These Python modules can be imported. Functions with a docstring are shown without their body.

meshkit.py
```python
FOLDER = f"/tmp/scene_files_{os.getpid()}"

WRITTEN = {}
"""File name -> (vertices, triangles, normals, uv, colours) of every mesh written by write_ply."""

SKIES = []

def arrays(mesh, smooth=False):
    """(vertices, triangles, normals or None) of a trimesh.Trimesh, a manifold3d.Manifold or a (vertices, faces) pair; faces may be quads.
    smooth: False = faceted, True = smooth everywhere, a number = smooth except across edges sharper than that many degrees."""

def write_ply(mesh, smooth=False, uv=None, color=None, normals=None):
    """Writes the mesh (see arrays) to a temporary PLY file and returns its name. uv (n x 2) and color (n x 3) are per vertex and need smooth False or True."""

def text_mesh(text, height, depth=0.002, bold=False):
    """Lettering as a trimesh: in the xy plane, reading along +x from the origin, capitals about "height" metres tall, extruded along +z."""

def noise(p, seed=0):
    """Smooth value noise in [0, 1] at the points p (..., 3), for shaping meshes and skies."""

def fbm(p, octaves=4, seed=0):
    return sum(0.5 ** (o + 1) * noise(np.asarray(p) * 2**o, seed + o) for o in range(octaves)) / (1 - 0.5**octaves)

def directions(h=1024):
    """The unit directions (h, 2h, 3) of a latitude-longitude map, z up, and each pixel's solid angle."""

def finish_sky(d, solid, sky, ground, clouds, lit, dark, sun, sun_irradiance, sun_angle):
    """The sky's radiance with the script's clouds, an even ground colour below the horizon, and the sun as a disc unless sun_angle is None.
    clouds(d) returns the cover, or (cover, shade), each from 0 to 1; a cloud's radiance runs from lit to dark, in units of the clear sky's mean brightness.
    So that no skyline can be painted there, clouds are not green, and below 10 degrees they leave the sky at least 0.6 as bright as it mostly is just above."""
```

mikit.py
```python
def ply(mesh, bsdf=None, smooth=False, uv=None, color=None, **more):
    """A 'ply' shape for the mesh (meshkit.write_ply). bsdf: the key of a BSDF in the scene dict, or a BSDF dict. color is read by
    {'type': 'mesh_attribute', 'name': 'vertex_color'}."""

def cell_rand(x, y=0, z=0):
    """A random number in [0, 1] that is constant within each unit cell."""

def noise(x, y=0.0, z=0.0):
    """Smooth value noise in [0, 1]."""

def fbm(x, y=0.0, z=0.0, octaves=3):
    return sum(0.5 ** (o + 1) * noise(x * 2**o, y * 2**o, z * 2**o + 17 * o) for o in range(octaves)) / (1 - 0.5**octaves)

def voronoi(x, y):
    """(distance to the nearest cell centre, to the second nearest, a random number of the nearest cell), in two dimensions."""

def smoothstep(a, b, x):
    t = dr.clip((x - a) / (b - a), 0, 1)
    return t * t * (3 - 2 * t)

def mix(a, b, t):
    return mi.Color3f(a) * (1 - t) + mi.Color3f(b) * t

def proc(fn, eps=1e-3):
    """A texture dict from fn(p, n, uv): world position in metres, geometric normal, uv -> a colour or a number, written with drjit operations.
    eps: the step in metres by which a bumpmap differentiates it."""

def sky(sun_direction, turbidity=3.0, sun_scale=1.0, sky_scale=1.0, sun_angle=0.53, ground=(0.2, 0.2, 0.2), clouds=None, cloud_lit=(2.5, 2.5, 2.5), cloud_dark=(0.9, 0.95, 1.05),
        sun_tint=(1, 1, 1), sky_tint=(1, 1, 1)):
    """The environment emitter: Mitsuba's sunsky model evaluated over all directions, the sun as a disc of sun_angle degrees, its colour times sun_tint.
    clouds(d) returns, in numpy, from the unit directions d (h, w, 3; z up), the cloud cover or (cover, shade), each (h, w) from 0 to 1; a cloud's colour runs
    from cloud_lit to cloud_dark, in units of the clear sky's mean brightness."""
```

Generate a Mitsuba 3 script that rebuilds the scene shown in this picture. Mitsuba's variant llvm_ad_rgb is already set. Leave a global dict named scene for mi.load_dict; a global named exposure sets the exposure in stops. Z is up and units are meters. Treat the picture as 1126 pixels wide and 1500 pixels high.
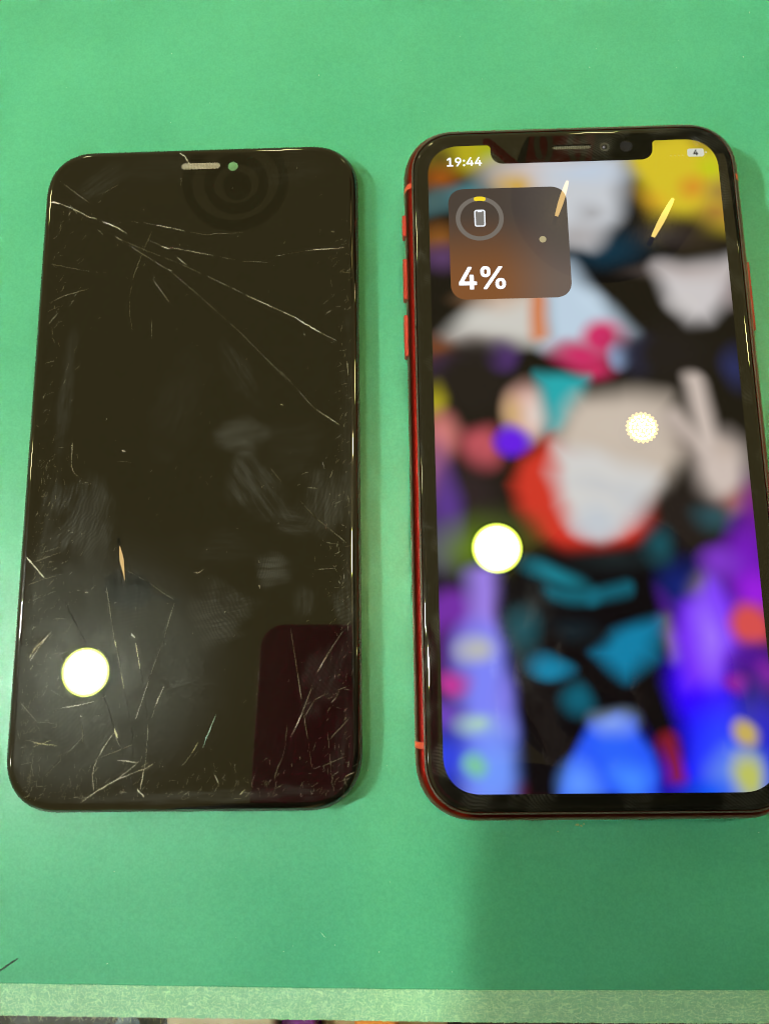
import math, random
import numpy as np, trimesh, shapely
import shapely.geometry as sg
import drjit as dr, mitsuba as mi, mikit, meshkit
from mikit import proc, noise, fbm, smoothstep, mix

T = mi.ScalarTransform4f
R_ = random.Random(7)
scene, labels = {}, {}

# ------------------------------------------------------------------ camera, light, exposure
EYE = np.array([-0.03901, -0.04244, 0.16515])
FWD = np.array([-0.02564, 0.17894, -0.98353])
UP = np.array([0.01826, 0.98377, 0.17851])
scene['camera'] = {'type': 'perspective', 'fov': 53.089, 'fov_axis': 'x', 'near_clip': 0.0008, 'far_clip': 50.0,
                   'to_world': T().look_at(EYE.tolist(), (EYE + FWD).tolist(), UP.tolist())}
exposure = 0.53
# the even warm light of the shop, from all round
scene['shop_light'] = {'type': 'constant', 'radiance': {'type': 'rgb', 'value': [0.235, 0.190, 0.070]}}
LAMP_HEIGHT = 1.7


def rgb(*c):
    return {'type': 'rgb', 'value': [float(x) for x in (c if len(c) == 3 else c * 3)]}


def lin(c):
    c = np.asarray(c, float) / 255.0
    return [float(x) for x in np.where(c <= 0.04045, c / 12.92, ((c + 0.055) / 1.055) ** 2.4)]


WALLPAPER = [
    ('e', [-22.44, 67.74, np.float64(7.98), np.float64(4.44), 0, np.float64(2.15)], (176, 165, 25), 1),
    ('e', [-30.15, 66.97, np.float64(3.38), np.float64(3.75), 0, np.float64(2.15)], (95, 80, 20), 1),
    ('e', [-17.82, 68.27, np.float64(2.76), np.float64(2.73), 0, np.float64(2.15)], (160, 175, 30), 0.8),
    ('e', [-29.67, 61.86, np.float64(3.06), np.float64(2.36), 0, np.float64(2.45)], (155, 80, 15), 1),
    ('e', [-22.0, 58.24, np.float64(7.3), np.float64(2.18), 18, np.float64(2.13)], (75, 140, 150), 1),
    ('e', [-31.34, 56.19, np.float64(3.04), np.float64(2.67), 0, np.float64(2.13)], (68, 98, 98), 0.9),
    ('e', [-17.8, 60.8, np.float64(3.04), np.float64(2.36), 0, np.float64(2.13)], (66, 72, 62), 0.9),
    ('e', [-5.84, 62.77, np.float64(12.15), np.float64(5.06), 0, np.float64(2.13)], (200, 190, 186), 1),
    ('e', [-12.95, 60.3, np.float64(3.04), np.float64(2.02), 0, np.float64(1.82)], (205, 165, 72), 1),
    ('e', [-17.56, 55.1, np.float64(6.05), np.float64(2.0), 0, np.float64(2.12)], (55, 50, 45), 0.8),
    ('p', [10.65, 71.07, 34.23, 71.12, 33.07, 48.59, 17.52, 51.03, np.float64(0.61), np.float64(2.74)], (212, 190, 42), 1),
    ('e', [31.06, 69.52, np.float64(3.32), np.float64(2.73), 0, np.float64(2.12)], (140, 108, 40), 0.9),
    ('e', [30.15, 62.6, np.float64(2.4), np.float64(3.03), 0, np.float64(2.1)], (188, 198, 22), 0.9),
    ('e', [25.85, 58.05, np.float64(2.39), np.float64(2.33), 0, np.float64(2.09)], (212, 140, 42), 0.9),
    ('e', [31.41, 56.55, np.float64(2.68), np.float64(2.66), 0, np.float64(2.09)], (150, 115, 60), 0.8),
    ('e', [30.67, 51.61, np.float64(3.26), np.float64(2.3), 0, np.float64(2.08)], (165, 115, 50), 0.9),
    ('e', [15.55, 54.72, np.float64(3.89), np.float64(2.98), -20, np.float64(2.09)], (222, 170, 40), 0.8),
    ('e', [11.26, 51.22, np.float64(4.77), np.float64(9.54), 20, np.float64(2.69)], (16, 16, 20), 1),
    ('e', [6.57, 43.53, np.float64(7.41), np.float64(3.24), 10, np.float64(2.08)], (12, 48, 66), 1),
    ('e', [23.64, 47.57, np.float64(6.81), np.float64(3.91), -8, np.float64(2.37)], (48, 38, 28), 1),
    ('e', [18.66, 46.58, np.float64(3.26), np.float64(1.63), 0, np.float64(2.07)], (45, 40, 52), 0.8),
    ('p', [-5.69, 65.65, 10.25, 65.12, 7.81, 51.0, 2.26, 45.93, -5.09, 48.11, -7.67, 56.45, np.float64(1.22), np.float64(2.74)], (197, 201, 206), 1),
    ('e', [0.84, 47.11, np.float64(4.47), np.float64(2.94), 0, np.float64(2.09)], (172, 168, 168), 0.9),
    ('e', [2.97, 52.8, np.float64(1.5), np.float64(1.16), 0, np.float64(2.1)], (150, 147, 147), 0.8),
    ('e', [3.56, 62.46, np.float64(5.75), np.float64(2.36), 0, np.float64(2.12)], (188, 204, 222), 0.8),
    ('p', [16.88, 38.72, 32.88, 40.19, 32.24, 33.36, 26.59, 27.07, 22.66, 26.87, 19.68, 31.34, np.float64(0.59), np.float64(2.35)], (201, 196, 196), 1),
    ('e', [32.53, 33.35, np.float64(2.33), np.float64(2.85), 0, np.float64(2.03)], (140, 122, 122), 0.7),
    ('e', [21.79, 30.49, np.float64(2.33), np.float64(2.52), 0, np.float64(2.04)], (205, 200, 198), 0.6),
    ('e', [24.64, 38.34, np.float64(5.86), np.float64(1.28), 0, np.float64(2.05)], (170, 150, 142), 0.5),
    ('e', [-30.66, 47.23, np.float64(3.62), np.float64(2.62), 0, np.float64(2.11)], (132, 80, 30), 1),
    ('e', [-30.17, 42.97, np.float64(3.6), np.float64(2.27), 0, np.float64(2.1)], (86, 56, 100), 1),
    ('p', [-29.03, 24.46, -18.39, 33.96, -7.32, 33.65, -7.87, 22.68, -20.28, 22.99, np.float64(0.59), np.float64(2.35)], (202, 200, 192), 1),
    ('e', [-17.68, 33.14, np.float64(5.91), np.float64(2.22), 0, np.float64(2.07)], (200, 150, 110), 0.5),
    ('e', [-23.94, 23.08, np.float64(5.86), np.float64(1.55), 0, np.float64(2.05)], (120, 100, 95), 0.6),
    ('p', [-2.27, 39.59, 9.96, 24.08, 7.27, 20.75, -7.94, 21.44, -7.32, 33.65, np.float64(0.3), np.float64(2.37)], (186, 206, 222), 1),
    ('c', [-9.16, 32.12, -9.52, 24.9, np.float64(1.47), np.float64(1.47)], (206, 120, 68), 1),
    ('e', [2.15, 31.81, np.float64(2.05), np.float64(2.21), 0, np.float64(2.05)], (196, 216, 232), 0.6),
    ('e', [-31.32, 21.4, np.float64(2.64), np.float64(2.48), 0, np.float64(2.05)], (122, 66, 34), 0.9),
    ('e', [-29.67, 17.35, np.float64(3.21), np.float64(2.15), 0, np.float64(2.04)], (70, 44, 86), 0.9),
    ('e', [-24.25, 13.84, np.float64(8.7), np.float64(7.62), 0, np.float64(2.9)], (26, 20, 20), 1),
    ('e', [-17.19, 19.81, np.float64(2.91), np.float64(2.78), 0, np.float64(2.04)], (78, 44, 112), 0.9),
    ('e', [-22.56, 20.72, np.float64(3.8), np.float64(2.17), 0, np.float64(2.04)], (30, 24, 26), 0.8),
    ('e', [4.37, 22.98, np.float64(4.06), np.float64(3.72), 0, np.float64(1.74)], (202, 40, 100), 1),
    ('e', [-1.07, 19.41, np.float64(4.92), np.float64(2.77), -10, np.float64(1.74)], (200, 40, 100), 1),
    ('e', [1.63, 16.28, np.float64(3.17), np.float64(1.83), 0, np.float64(1.73)], (196, 38, 92), 1),
    ('e', [7.41, 18.59, np.float64(2.02), np.float64(2.15), 0, np.float64(1.44)], (152, 178, 218), 0.95),
    ('e', [11.35, 19.11, np.float64(2.88), np.float64(3.69), 0, np.float64(2.02)], (36, 44, 90), 0.9),
    ('e', [17.25, 18.96, np.float64(8.63), np.float64(6.14), 0, np.float64(3.45)], (22, 17, 20), 1),
    ('e', [31.73, 15.55, np.float64(2.28), np.float64(3.35), 0, np.float64(2.0)], (34, 42, 92), 0.9),
    ('e', [-12.68, 7.22, np.float64(4.3), np.float64(5.4), 0, np.float64(2.01)], (216, 166, 152), 1),
    ('e', [-10.97, 6.88, np.float64(2.29), np.float64(3.6), 0, np.float64(2.01)], (222, 206, 196), 0.9),
    ('e', [-15.56, 6.99, np.float64(1.44), np.float64(2.1), 0, np.float64(2.01)], (202, 172, 100), 0.8),
    ('p', [-9.72, 14.72, -0.21, 14.49, -1.96, 9.08, -6.04, 2.6, -8.58, 3.25, np.float64(0.29), np.float64(1.73)], (30, 165, 170), 1),
    ('e', [-31.62, 9.46, np.float64(2.03), np.float64(3.32), 0, np.float64(1.45)], (172, 160, 32), 0.9),
    ('e', [-30.38, 1.93, np.float64(3.16), np.float64(4.46), 0, np.float64(2.01)], (205, 120, 114), 1),
    ('e', [-31.72, -5.42, np.float64(2.56), np.float64(5.26), 0, np.float64(1.99)], (150, 90, 132), 0.9),
    ('e', [-22.3, -0.46, np.float64(3.99), np.float64(4.43), 0, np.float64(2.0)], (186, 80, 90), 1),
    ('e', [-15.68, 0.88, np.float64(3.42), np.float64(2.96), 0, np.float64(1.43)], (100, 20, 224), 1),
    ('e', [-25.04, -9.92, np.float64(4.8), np.float64(5.79), 0, np.float64(2.83)], (38, 26, 32), 1),
    ('e', [-30.23, -13.42, np.float64(2.82), np.float64(6.32), 0, np.float64(1.97)], (88, 52, 142), 1),
    ('e', [-30.69, -19.84, np.float64(3.08), np.float64(5.66), 0, np.float64(1.96)], (78, 44, 120), 0.9),
    ('p', [-8.1, 1.45, -13.78, -4.32, -16.25, -8.93, -15.61, -13.7, -11.41, -19.47, -5.76, -23.09, 0.16, -25.7, 7.6, -21.63, 12.11, -16.63, 11.38, -7.74, np.float64(0.28), np.float64(2.13)], (204, 50, 36), 1),
    ('p', [-4.39, 6.73, -1.66, 9.38, 8.0, 10.36, 15.78, 9.28, 19.2, 2.34, 18.78, -2.79, 15.1, -8.53, 11.4, -11.34, 4.66, -7.6, -4.91, -2.74, -5.82, 1.4, np.float64(0.43), np.float64(2.72)], (197, 183, 168), 1),
    ('p', [-6.52, -0.94, 2.19, -2.3, 12.43, -6.89, 13.53, -8.93, 9.83, -13.74, 4.77, -18.48, 0.37, -20.1, -3.5, -17.48, -6.85, -12.43, -7.67, -6.63, np.float64(0.28), np.float64(2.27)], (207, 206, 203), 1),
    ('e', [0.43, -16.85, np.float64(3.89), np.float64(3.69), 0, np.float64(1.95)], (190, 198, 206), 0.8),
    ('e', [1.75, -9.28, np.float64(3.64), np.float64(1.16), -10, np.float64(1.96)], (186, 190, 196), 0.6),
    ('e', [7.81, -12.7, np.float64(2.79), np.float64(3.72), 0, np.float64(1.95)], (192, 196, 200), 0.6),
    ('e', [5.7, 3.82, np.float64(8.52), np.float64(3.86), 0, np.float64(1.99)], (203, 190, 175), 0.6),
    ('c', [17.61, 5.35, 24.07, -3.34, np.float64(1.7), np.float64(1.7)], (190, 175, 166), 1),
    ('c', [22.31, 12.44, 24.3, -0.71, np.float64(1.85), np.float64(1.71)], (203, 188, 178), 1),
    ('e', [26.86, -6.6, np.float64(5.02), np.float64(7.25), -8, np.float64(2.23)], (202, 187, 178), 1),
    ('e', [27.54, -2.25, np.float64(1.96), np.float64(2.05), 0, np.float64(1.96)], (190, 172, 158), 0.6),
    ('e', [27.61, -13.51, np.float64(3.59), np.float64(1.71), 20, np.float64(1.93)], (160, 84, 82), 0.9),
    ('e', [32.67, -12.75, np.float64(2.76), np.float64(2.57), 0, np.float64(2.21)], (136, 62, 100), 0.9),
    ('e', [18.4, -0.59, np.float64(1.41), np.float64(3.24), 30, np.float64(1.97)], (140, 124, 116), 0.5),
    ('e', [17.95, -16.46, np.float64(6.91), np.float64(7.1), 0, np.float64(3.04)], (26, 18, 22), 1),
    ('e', [23.77, -16.28, np.float64(3.31), np.float64(2.84), 0, np.float64(1.93)], (30, 76, 86), 0.9),
    ('e', [32.42, -16.72, np.float64(2.2), np.float64(5.67), 0, np.float64(1.92)], (110, 14, 140), 0.8),
    ('e', [-25.42, -21.34, np.float64(5.86), np.float64(3.67), 0, np.float64(3.63)], (104, 136, 22), 0.8),  # this patch and the next paint the mirrored lamp's green glow into the wallpaper
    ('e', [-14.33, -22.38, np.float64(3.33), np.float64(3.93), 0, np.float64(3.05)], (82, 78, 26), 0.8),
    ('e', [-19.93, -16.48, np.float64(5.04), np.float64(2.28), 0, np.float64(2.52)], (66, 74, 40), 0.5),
    ('e', [16.12, -30.38, np.float64(6.26), np.float64(4.13), 0, np.float64(2.99)], (20, 34, 112), 1),
    ('e', [20.86, -30.73, np.float64(2.99), np.float64(2.75), 0, np.float64(1.9)], (124, 110, 108), 0.8),
    ('e', [10.75, -34.67, np.float64(2.44), np.float64(3.0), 0, np.float64(1.9)], (112, 40, 204), 1),
    ('c', [11.96, -36.59, 13.82, -43.87, np.float64(1.49), np.float64(1.35)], (134, 112, 112), 1),
    ('e', [17.48, -54.44, np.float64(8.2), np.float64(11.19), 0, np.float64(2.64)], (58, 0, 255), 1),
    ('p', [16.47, -34.49, 23.72, -29.13, 26.73, -33.28, 26.66, -44.04, 22.58, -49.27, 15.93, -49.19, 14.0, -39.86, np.float64(0.54), np.float64(2.17)], (122, 52, 250), 1),
    ('e', [21.09, -40.5, np.float64(2.15), np.float64(5.1), 0, np.float64(2.42)], (166, 124, 250), 0.8),
    ('e', [30.21, -26.75, np.float64(4.35), np.float64(9.14), 0, np.float64(2.18)], (114, 10, 186), 1),
    ('e', [24.84, -25.83, np.float64(3.55), np.float64(2.78), 0, np.float64(1.91)], (126, 50, 204), 0.9),
    ('e', [31.59, -31.99, np.float64(2.7), np.float64(3.56), 0, np.float64(1.89)], (160, 20, 230), 0.8),
    ('e', [29.23, -38.19, np.float64(3.76), np.float64(4.05), 0, np.float64(1.61)], (212, 76, 76), 1),
    ('e', [28.96, -45.13, np.float64(4.0), np.float64(3.72), 0, np.float64(1.86)], (76, 0, 146), 0.9),
    ('e', [25.82, -50.1, np.float64(1.86), np.float64(1.71), 0, np.float64(1.33)], (146, 32, 152), 1),
    ('e', [31.59, -48.07, np.float64(1.59), np.float64(2.11), 0, np.float64(1.86)], (140, 30, 170), 0.8),
    ('e', [15.98, -62.78, np.float64(6.55), np.float64(8.93), 0, np.float64(3.41)], (26, 20, 255), 0.9),
    ('e', [29.54, -55.35, np.float64(3.95), np.float64(4.67), 0, np.float64(2.63)], (52, 42, 172), 0.9),
    ('e', [22.6, -63.48, np.float64(5.22), np.float64(7.64), 0, np.float64(3.4)], (50, 80, 252), 0.8),
    ('e', [25.24, -67.29, np.float64(5.97), np.float64(5.04), 0, np.float64(2.34)], (110, 150, 235), 0.8),
    ('e', [26.28, -59.18, np.float64(2.36), np.float64(2.31), 0, np.float64(1.31)], (196, 172, 92), 1),
    ('e', [25.99, -67.55, np.float64(2.86), np.float64(4.03), 0, np.float64(1.56)], (186, 192, 96), 1),
    ('e', [18.24, -69.99, np.float64(3.37), np.float64(1.75), 0, np.float64(2.08)], (0, 92, 255), 0.9),
    ('e', [31.07, -63.56, np.float64(1.56), np.float64(5.09), 0, np.float64(1.82)], (20, 30, 240), 0.9),
    ('e', [-29.48, -35.85, np.float64(6.05), np.float64(5.46), 0, np.float64(1.92)], (112, 40, 162), 1),
    ('e', [-30.93, -43.28, np.float64(4.91), np.float64(5.37), 0, np.float64(1.91)], (74, 24, 108), 1),
    ('c', [-23.45, -28.37, -22.52, -40.7, np.float64(2.77), np.float64(2.21)], (152, 124, 226), 1),
    ('c', [-23.94, -42.03, -23.6, -69.38, np.float64(4.63), np.float64(2.72)], (122, 130, 246), 1),
    ('e', [-25.31, -42.28, np.float64(3.0), np.float64(2.42), 0, np.float64(1.63)], (184, 186, 176), 0.9),
    ('e', [-29.87, -49.03, np.float64(2.44), np.float64(1.99), 0, np.float64(1.62)], (192, 50, 152), 1),
    ('e', [-31.93, -55.19, np.float64(4.03), np.float64(2.87), 0, np.float64(1.88)], (110, 66, 190), 0.9),
    ('e', [-31.49, -63.59, np.float64(5.32), np.float64(4.61), 0, np.float64(2.93)], (44, 64, 222), 1),
    ('e', [-24.61, -56.96, np.float64(3.48), np.float64(1.95), 0, np.float64(1.61)], (166, 204, 190), 1),
    ('e', [-20.19, -56.88, np.float64(2.14), np.float64(3.89), 0, np.float64(1.87)], (122, 140, 250), 0.8),
    ('e', [-22.41, -65.85, np.float64(4.5), np.float64(5.59), 0, np.float64(2.65)], (112, 154, 252), 0.9),
    ('e', [-25.95, -64.67, np.float64(1.86), np.float64(1.91), 0, np.float64(1.33)], (120, 196, 162), 1),
    ('e', [-19.43, -51.4, np.float64(1.88), np.float64(3.94), 0, np.float64(1.88)], (140, 130, 245), 0.7),
    ('e', [-15.19, -69.71, np.float64(2.89), np.float64(1.76), 0, np.float64(1.31)], (116, 22, 48), 1),
    ('p', [-13.69, -23.65, 10.56, -22.66, 11.72, -34.42, 9.29, -39.8, 10.2, -49.12, 12.64, -56.97, 12.91, -61.85, 8.97, -61.81, 4.93, -53.64, -2.39, -53.56, -6.06, -59.35, -10.78, -70.75, -16.81, -70.7, -15.81, -48.8, -18.93, -39.4, -18.06, -28.46, np.float64(1.25), np.float64(2.22)], (14, 9, 11), 1),
    ('e', [-8.77, -27.5, np.float64(4.68), np.float64(1.53), -20, np.float64(1.38)], (24, 122, 138), 1),
    ('c', [-9.23, -31.08, -1.06, -32.04, np.float64(1.23), np.float64(1.37)], (20, 104, 120), 0.9),
    ('c', [-1.06, -32.04, 5.19, -30.48, np.float64(1.23), np.float64(1.37)], (20, 100, 118), 0.9),
    ('e', [12.24, -22.27, np.float64(2.48), np.float64(3.08), 0, np.float64(1.93)], (26, 82, 92), 0.9),
    ('e', [3.53, -24.64, np.float64(5.5), np.float64(1.67), 0, np.float64(1.93)], (34, 46, 48), 0.6),
    ('e', [-15.76, -38.77, np.float64(2.73), np.float64(3.79), 0, np.float64(1.91)], (16, 78, 88), 0.9),
    ('e', [-10.68, -45.95, np.float64(3.37), np.float64(2.13), -10, np.float64(1.35)], (16, 128, 165), 1),
    ('e', [-5.67, -52.61, np.float64(2.67), np.float64(2.88), 0, np.float64(1.6)], (16, 92, 112), 1),
    ('p', [10.88, -36.58, 9.26, -43.81, 3.99, -47.99, -1.46, -42.87, 2.53, -39.7, np.float64(0.27), np.float64(1.9)], (16, 126, 165), 1),
    ('e', [-5.52, -38.24, np.float64(2.45), np.float64(1.35), 0, np.float64(1.9)], (22, 40, 48), 0.8),
    ('p', [1.51, -55.04, 4.87, -56.37, 7.63, -62.06, 9.1, -70.41, -9.71, -70.25, -7.54, -64.46, -3.14, -57.06, np.float64(0.27), np.float64(1.2)], (40, 90, 250), 1),
    ('e', [1.01, -56.59, np.float64(2.92), np.float64(1.94), 0, np.float64(1.86)], (162, 190, 230), 0.75),
    ('e', [-6.18, -68.27, np.float64(3.15), np.float64(3.28), 0, np.float64(2.36)], (98, 154, 255), 0.9),
    ('e', [3.59, -67.1, np.float64(2.88), np.float64(2.78), 0, np.float64(2.09)], (70, 140, 255), 0.9),
    ('e', [1.13, -60.71, np.float64(3.17), np.float64(3.85), 0, np.float64(1.85)], (44, 104, 250), 0.6),
    ('c', [11.13, -61.07, 12.26, -66.67, np.float64(1.58), np.float64(1.58)], (134, 28, 42), 1),
    ('e', [11.63, -69.68, np.float64(2.6), np.float64(1.25), 0, np.float64(1.82)], (30, 20, 170), 0.8),
]
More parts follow.
